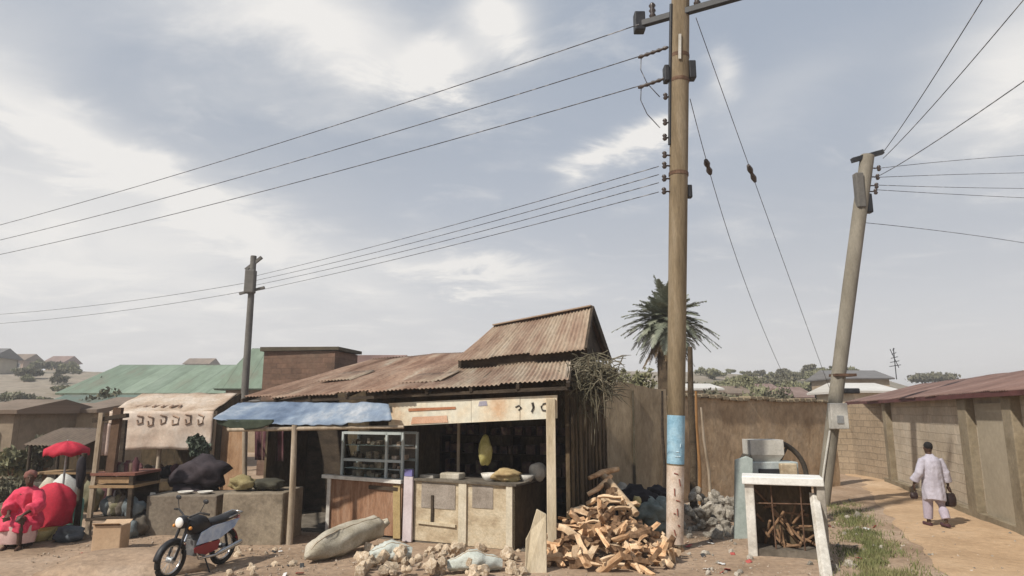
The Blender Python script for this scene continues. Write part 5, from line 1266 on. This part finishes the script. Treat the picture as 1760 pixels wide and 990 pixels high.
# green-black heap at the banner's right end
q=MB(); c=xz(335,15.3,0); leafcloud(q,V((c.x,c.y,1.55)),(.42,.3,.33),700,.12,6); q.tube([V((c.x,c.y,.0)),V((c.x+.05,c.y,1.5))],.03,6); q.build('leafy_shrub',M('dull_green_leaf',[(.045,.06,.04),(.085,.105,.075),(.14,.165,.125)],2,.8,.1,vary=.4),None,'dull green shrub in front of the faded banner\'s right end','shrub')
q=MB(); c=xz(338,14.6,0); q.blob((c.x,c.y,1.05),(.52,.35,.34),12,.3,3,2.2); q.blob((c.x-.05,c.y,.45),(.55,.4,.55),13,.2,3,2.2); q.build('black_bundle',M('purple_black_cloth',[(.022,.017,.02),(.05,.038,.042)],4,.9,.4),None,'large black bundle piled below the dull green shrub','bundle')

# ------------------------------------------------------------------ low masonry bench blocks
def bench(px0,px1,py,ptop,dp,mat,label,bevel=.02):
    a_,b_=gp(px0,py),gp(px1,py); z=at((px0+px1)/2,ptop,a_.y).z
    q=MB(); q.wall(a_,b_,-.1,z,-.1,z,dp); return q.build('masonry_bench',mat,None,label,'bench',bevel=bevel), a_, b_, z
bench(377,482,938,848,1.2,M('tan_cement',[(.15,.12,.085),(.24,.195,.14),(.32,.265,.19)],1.6,.95,.5,vary=.35),'tan grey masonry block bench left of the awning post')
_,a_,b_,zb=bench(246,368,922,852,1.0,M('brown_cement',[(.15,.12,.09),(.22,.185,.14)],1.6,.95,.5,vary=.35),'low brown masonry bench behind the motorbike')
q=MB(); c=gp(258,918); q.prism([c+V((-.13,0,.35)),c+V((.16,0,.32)),c+V((-.02,.05,.78)),c+V((-.1,.05,.78))],V((0,.04,0))); q.build('white_board',WHITEP,None,'white tapering board propped on the low brown bench','board')
for k,(px,lab) in enumerate([(300,'pale flat plate at left on the low brown bench'),(335,'pale flat plate at right on the low brown bench')]):
    c=lerp(a_,b_,(px-246)/122.); bowl('plate',V((c.x,c.y+.3,zb+.002)),.15,.05,WHITEP,lab,'plate')
c=gp(400,938); q=MB(); q.blob((c.x-.05,c.y+.4,1.05),(.26,.2,.14),4,.25,3,2.2); q.build('yellowish_bundle',M('khaki_bundle',[(.20,.16,.07),(.32,.27,.14)],4,.9,.4),None,'khaki bundle on left end of the tan grey bench','bundle')
c=gp(440,938); q=MB(); q.blob((c.x,c.y+.5,1.02),(.34,.25,.10),5,.25,3,2.2); q.build('dark_rag',M('dark_olive_rag',[(.035,.032,.022),(.07,.065,.045)],4,.9,.4),None,'dark olive rag pile in the middle of the tan grey bench','rag')

# ------------------------------------------------------------------ motorbike (local: +x forward)
mk=thing('motorbike','small black motorbike with blue white side and red cowl parked by the benches','motorbike',(0,0,0))
def wheel(x):
    q=MB(); rw=.275
    q.tube([V((x+rw*math.cos(t),0,.32+rw*math.sin(t))) for t in [2*math.pi*k/40 for k in range(41)]],.045,10); w=q.build('wheel',RUBBER,mk)
    q=MB(); q.tube([V((x+.225*math.cos(t),0,.32+.225*math.sin(t))) for t in [2*math.pi*k/40 for k in range(41)]],.018,8); q.build('rim',CHROME,w)
    q=MB(); q.tube([V((x,-.06,.32)),V((x,.06,.32))],.05,12)
    q.build('hub',STEEL,w)
    q=MB()
    for k in range(18):
        t=2*math.pi*k/18; q.tube([V((x+.04*math.cos(t+.3),.03*(-1)**k,.32+.04*math.sin(t+.3))),V((x+.222*math.cos(t),0,.32+.222*math.sin(t)))],.004,4)
    q.build('spokes',STEEL,w)
wheel(.62); wheel(-.60)
def fender(x,a0,a1,mat,r=.34,w=.055):
    q=MB(); q.grid(lambda u,v:V((x+(r-.02*(2*v-1)**2)*math.cos(lerp(a0,a1,u)),w*(2*v-1),.32+(r-.03*(2*v-1)**2)*math.sin(lerp(a0,a1,u)))),18,6); q.build('fender',mat,mk,solid=.006)
fender(.62,.1,2.4,BLACKM); fender(-.60,.9,3.2,REDPL)
q=MB()
for sg in (-1,1): q.tube([V((.62,sg*.075,.32)),V((.47,sg*.075,.72)),V((.40,sg*.075,.92))],[.02,.024,.024],8)
q.build('fork',BLACKM,mk)
q=MB(); q.tube([V((.30,-.36,1.04)),V((.36,-.22,1.06)),V((.40,-.06,.98)),V((.40,.06,.98)),V((.36,.22,1.06)),V((.30,.36,1.04))],.014,8); hbr=q.build('handlebar',BLACKM,mk)
for sg in (-1,1):
    q=MB(); q.tube([V((.345,sg*.27,1.055)),V((.30,sg*.37,1.04))],.02,8); q.build('grip',RUBBER,hbr)
    q=MB(); q.tube([V((.36,sg*.22,1.06)),V((.35,sg*.28,1.22))],.007,5); q.blob((.34,sg*.29,1.25),(.02,.06,.04),1,0,2); q.build('mirror',BLACKM,hbr)
q=MB(); q.blob((.49,0,.90),(.09,.10,.11),1,.02,3); hl=q.build('headlight',BLACKM,mk)
q=MB(); q.blob((.555,0,.90),(.035,.08,.085),1,0,3); q.build('lens',LENS,hl)
for sg in (-1,1):
    q=MB(); q.blob((.47,sg*.17,.82),(.03,.03,.03),1,0,2); q.build('indicator',M('amber_lens',[(.6,.25,.05)],4,.3,0),mk)
q=MB(); rings=[]
for x,w,z0_,z1_ in ((.36,.05,.74,.88),(.30,.12,.66,.95),(.15,.15,.64,.98),(0,.14,.64,.94),(-.10,.10,.66,.85)):
    rings.append([V((x,math.cos(a)*w,(z0_+z1_)/2+math.sin(a)*(z1_-z0_)/2)) for a in [2*math.pi*k/16 for k in range(16)]])
q.loft(rings,True,True); q.build('fuel_tank',SEATM,mk)
q=MB(); rings=[]
for x,w,z,h_ in ((-.02,.10,.80,.05),(-.15,.13,.80,.06),(-.45,.13,.82,.06),(-.75,.11,.86,.055),(-.82,.06,.87,.03)):
    rings.append([V((x,math.cos(a)*w,z+math.sin(a)*h_)) for a in [2*math.pi*k/14 for k in range(14)]])
q.loft(rings,True,True); q.build('seat',SEATM,mk)
for sg in (-1,1):
    q=MB(); y=sg*.125
    q.prism([V((.24,y,.50)),V((-.30,y*1.05,.52)),V((-.66,y*.95,.66)),V((-.80,y*.8,.80)),V((-.1,y,.77)),V((.16,y,.70))],V((0,sg*.025,0))); q.build('side_panel',BLUEPL,mk,bevel=.01)
    q=MB(); q.prism([V((.26,y,.38)),V((-.02,y,.30)),V((-.30,y,.34)),V((-.34,y,.50)),V((.05,y,.50)),V((.28,y,.46))],V((0,sg*.02,0))); q.build('cowl',REDPL,mk,bevel=.01)
q=MB(); q.box((.06,0,.44),(.30,.22,.26)); 
for k in range(6): q.box((.10,0,.54+k*.022),(.2,.26,.01))
q.tube([V((.02,-.14,.38)),V((.02,.14,.38))],.1,14); q.build('engine',M('engine_grey',[(.10,.10,.10),(.2,.2,.2)],6,.5,.2,metallic=.4),mk,bevel=.008)
q=MB(); q.tube([V((.2,.1,.42)),V((.15,.15,.27)),V((-.2,.17,.26)),V((-.40,.17,.30)),V((-.85,.17,.38))],[.022,.022,.025,.045,.045],10); q.build('exhaust',CHROME,mk)
q=MB(); q.tube([V((.40,0,.9)),V((.1,0,.62)),V((.05,0,.3)),V((-.3,0,.34)),V((-.6,0,.32))],.025,8); q.tube([V((.3,0,.82)),V((-.3,0,.72)),V((-.75,0,.8))],.022,8); 
for sg in (-1,1): q.tube([V((-.6,sg*.09,.32)),V((-.42,sg*.11,.74))],.022,8)
q.build('frame',BLACKM,mk)
q=MB(); q.box((-.86,0,.80),(.05,.12,.07)); q.build('tail_light',M('red_lens',[(.35,.01,.01)],4,.3,0),mk,bevel=.01)
q=MB(); q.tube([V((0,.12,.3)),V((-.05,.26,.0))],.013,6); q.build('kickstand',BLACKM,mk)
q=MB(); q.tube([V((-.5,-.12,.84)),V((-.85,-.12,.9)),V((-.88,0,.9)),V((-.85,.12,.9)),V((-.5,.12,.84))],.012,6); q.build('grab_rail',CHROME,mk)
fw=gp(288,996); d=V((.30,.95,0)); ang=math.atan2(-d.y,-d.x)
ctr=fw - V((math.cos(ang),math.sin(ang),0))*.62*.88
mk.scale=(.88,.88,.88); mk.location=(ctr.x,ctr.y,gz(ctr.x,ctr.y)); mk.rotation_euler=(R(-5),0,ang)

# ------------------------------------------------------------------ litter on the ground
lr=random.Random(4); lit=[]
LM=[M('litter_white',[(.55,.53,.5),(.65,.63,.6)],5,.7,.2),M('litter_red',[(.35,.06,.05),(.45,.12,.1)],5,.7,.2),M('litter_dark',[(.03,.03,.03),(.06,.06,.06)],5,.7,.2)]
for k in range(36):
    px,py=lr.choice([(lr.uniform(120,520),lr.uniform(945,992)),(lr.uniform(1170,1300),lr.uniform(925,990)),(lr.uniform(1420,1520),lr.uniform(900,990))]); c=gp(px,py); s=lr.uniform(.03,.075)
    q=MB(); e=Euler((lr.gauss(0,.3),lr.gauss(0,.3),lr.uniform(0,6))).to_matrix()
    q.grid(lambda u,v:c+V((0,0,gz(c.x,c.y)+.022))+e@V(((u-.5)*s*2,(v-.5)*s*1.3,.25*s*noise.noise(V((u*4,v*4,k))))),5,5)
    q.build('paper_scrap',LM[k%3],None,['crumpled white scrap lying loose on the yard dirt','crumpled red scrap lying loose on the yard dirt','crumpled black scrap lying loose on the yard dirt'][k%3],'litter',['white litter scraps','red litter scraps','black litter scraps'][k%3],solid=.003)

# ------------------------------------------------------------------ light, sky, camera
SUN_EL, SUN_AZ = R(46), math.atan2(-.62,-.55)
sd=V((math.sin(SUN_AZ)*math.cos(SUN_EL), math.cos(SUN_AZ)*math.cos(SUN_EL), math.sin(SUN_EL)))
sl=bpy.data.lights.new('sun','SUN'); sl.energy=3.9; sl.angle=R(1.5); sl.color=(1,.945,.86)
so=bpy.data.objects.new('sun',sl); col.objects.link(so); so.rotation_euler=sd.to_track_quat('Z','Y').to_euler(); so.location=(0,0,40)

w=bpy.data.worlds.new('World'); scn.world=w; w.use_nodes=True
nt=w.node_tree; N=nt.nodes; L=nt.links; N.clear()
out=N.new('ShaderNodeOutputWorld'); bg=N.new('ShaderNodeBackground'); bg.inputs[1].default_value=.10
sky=N.new('ShaderNodeTexSky'); sky.sky_type='NISHITA'; sky.sun_disc=False; sky.sun_elevation=SUN_EL; sky.sun_rotation=SUN_AZ
sky.air_density=1.0; sky.dust_density=2.2; sky.ozone_density=1.0; sky.altitude=400
def math_(op,a,b=None,c=None):
    n=N.new('ShaderNodeMath'); n.operation=op
    for i,k in enumerate((a,b,c)):
        if k is None: continue
        if isinstance(k,(int,float)): n.inputs[i].default_value=k
        else: L.new(k,n.inputs[i])
    return n.outputs[0]
tc=N.new('ShaderNodeTexCoord'); sx=N.new('ShaderNodeSeparateXYZ'); L.new(tc.outputs['Generated'],sx.inputs[0])
X,Yv,Z=sx.outputs
el_=math_('ARCSINE',Z); az_=math_('ARCTAN2',X,Yv)
# cloud layer coordinates: direction projected on a high flat layer
zc=math_('MAXIMUM',math_('ADD',Z,.13),.03)
cx=N.new('ShaderNodeCombineXYZ'); L.new(math_('DIVIDE',X,zc),cx.inputs[0]); L.new(math_('DIVIDE',Yv,zc),cx.inputs[1])
def nz(scale,detail,rough,dist,off=(0,0,0),st=(1,1,1),rot=0):
    m=N.new('ShaderNodeMapping'); m.inputs[1].default_value=off; m.inputs[3].default_value=st; m.inputs[2].default_value=(0,0,rot); L.new(cx.outputs[0],m.inputs[0])
    n=N.new('ShaderNodeTexNoise'); n.inputs['Scale'].default_value=scale; n.inputs['Detail'].default_value=detail; n.inputs['Roughness'].default_value=rough; n.inputs['Distortion'].default_value=dist
    L.new(m.outputs[0],n.inputs['Vector']); return n.outputs['Fac']
nA=nz(.9,9,.58,.6,(3.1,1.7,0),(1,1.6,1),.5); nB=nz(2.6,9,.62,.5,(7.3,2.1,0),(1,1.3,1),-.3); nC=nz(.5,5,.5,.3,(1.3,4.1,0))
def sstep(v,lo,hi):
    n=N.new('ShaderNodeMapRange'); n.interpolation_type='SMOOTHSTEP'; n.inputs[1].default_value=lo; n.inputs[2].default_value=hi; L.new(v,n.inputs[0]); return n.outputs[0]
def puff(px,py,sa,sb,rot,amp):
    """soft cloud bank at a fixed direction of the sky"""
    r=ray(px,py).normalized(); a0=math.atan2(r.x,r.y); e0_=math.asin(r.z)
    da=math_('ADD',math_('SUBTRACT',az_,a0),math_('MULTIPLY',math_('SUBTRACT',nA,.5),.22)); de=math_('ADD',math_('SUBTRACT',el_,e0_),math_('MULTIPLY',math_('SUBTRACT',nB,.5),.16))
    c_,s_=math.cos(rot),math.sin(rot)
    u=math_('DIVIDE',math_('ADD',math_('MULTIPLY',da,c_),math_('MULTIPLY',de,s_)),sa); v=math_('DIVIDE',math_('SUBTRACT',math_('MULTIPLY',de,c_),math_('MULTIPLY',da,s_)),sb)
    g=math_('EXPONENT',math_('MULTIPLY',math_('ADD',math_('MULTIPLY',u,u),math_('MULTIPLY',v,v)),-1.0))
    return math_('MULTIPLY',g,amp)
pf=[puff(80,360,.30,.15,-.3,.34),puff(1010,285,.03,.018,.5,.9),puff(1110,235,.035,.02,.4,1.0),puff(870,30,.05,.05,.9,.8),puff(800,460,.10,.018,-.1,.7),puff(1200,140,.02,.03,.2,.7),puff(450,60,.2,.05,-.1,.5),puff(120,430,.36,.10,-.12,.6),puff(265,315,.27,.034,-.40,1.0),puff(560,25,.20,.055,-.25,.85),puff(0,40,.12,.05,.2,.25),puff(1070,255,.075,.022,.55,1.0),puff(775,110,.05,.035,.2,.9),puff(1730,130,.10,.09,.6,1.0),
    puff(800,465,.16,.03,-.1,.5),puff(880,40,.05,.04,.3,.4),puff(1320,180,.12,.05,.3,.25)]
tot=pf[0]
for k in pf[1:]: tot=math_('ADD',tot,k)
wis=math_('MULTIPLY',sstep(nB,.52,.74),.30); wis2=math_('MULTIPLY',sstep(nA,.52,.74),.28)
mod=math_('ADD',.55,math_('MULTIPLY',nB,.9))
bright=math_('MINIMUM',math_('ADD',math_('MULTIPLY',tot,mod),math_('ADD',wis,wis2)),1.0)
hz=math_('POWER',math_('SUBTRACT',1.0,math_('MINIMUM',math_('MAXIMUM',math_('DIVIDE',el_,.62),0.0),1.0)),2.6)
def mixc(f,a,b):
    n=N.new('ShaderNodeMix'); n.data_type='RGBA'
    L.new(f,n.inputs[0]) if not isinstance(f,(int,float)) else setattr(n.inputs[0],'default_value',f)
    for i,k in ((6,a),(7,b)):
        if isinstance(k,tuple): n.inputs[i].default_value=(*k,1)
        else: L.new(k,n.inputs[i])
    return n.outputs[2]
# all values below are in the sky texture's own units (x strength .10)
veil=mixc(.90,sky.outputs[0],(3.3,3.72,4.4))            # thin high veil over the blue
greyer=mixc(math_('MULTIPLY',sstep(nC,.40,.62),.45),veil,(2.95,3.35,3.95))
hzc=mixc(hz,greyer,(7.1,6.8,6.5))
wht=mixc(bright,hzc,(7.1,6.95,6.75))
L.new(wht,bg.inputs[0]); L.new(bg.outputs[0],out.inputs[0])

hm=bpy.data.materials.new('haze_air'); hm.use_nodes=True; hn=hm.node_tree; hn.nodes.clear()
ho=hn.nodes.new('ShaderNodeOutputMaterial'); hv=hn.nodes.new('ShaderNodeVolumePrincipled'); hv.inputs['Color'].default_value=(.93,.93,.95,1); hv.inputs['Density'].default_value=.0016; hv.inputs['Anisotropy'].default_value=.2
hn.links.new(hv.outputs[0],ho.inputs['Volume'])
q=MB(); q.box((0,150,9.5),(1460,1600,24.0)); q.build('haze',hm,kind='stuff',label='thin dusty air over the yard and hillside',cat='haze')
cd=bpy.data.cameras.new('camera'); cd.sensor_width=36; cd.lens=FPX/1760*36; cd.clip_end=3000; cd.clip_start=.1
co=bpy.data.objects.new('camera',cd); col.objects.link(co); co.location=CAM; co.rotation_euler=(R(90)+PIT,0,0); scn.camera=co
vs=scn.view_settings; vs.view_transform='Standard'; vs.look='None'; vs.exposure=.30; vs.gamma=1; vs.use_curve_mapping=False
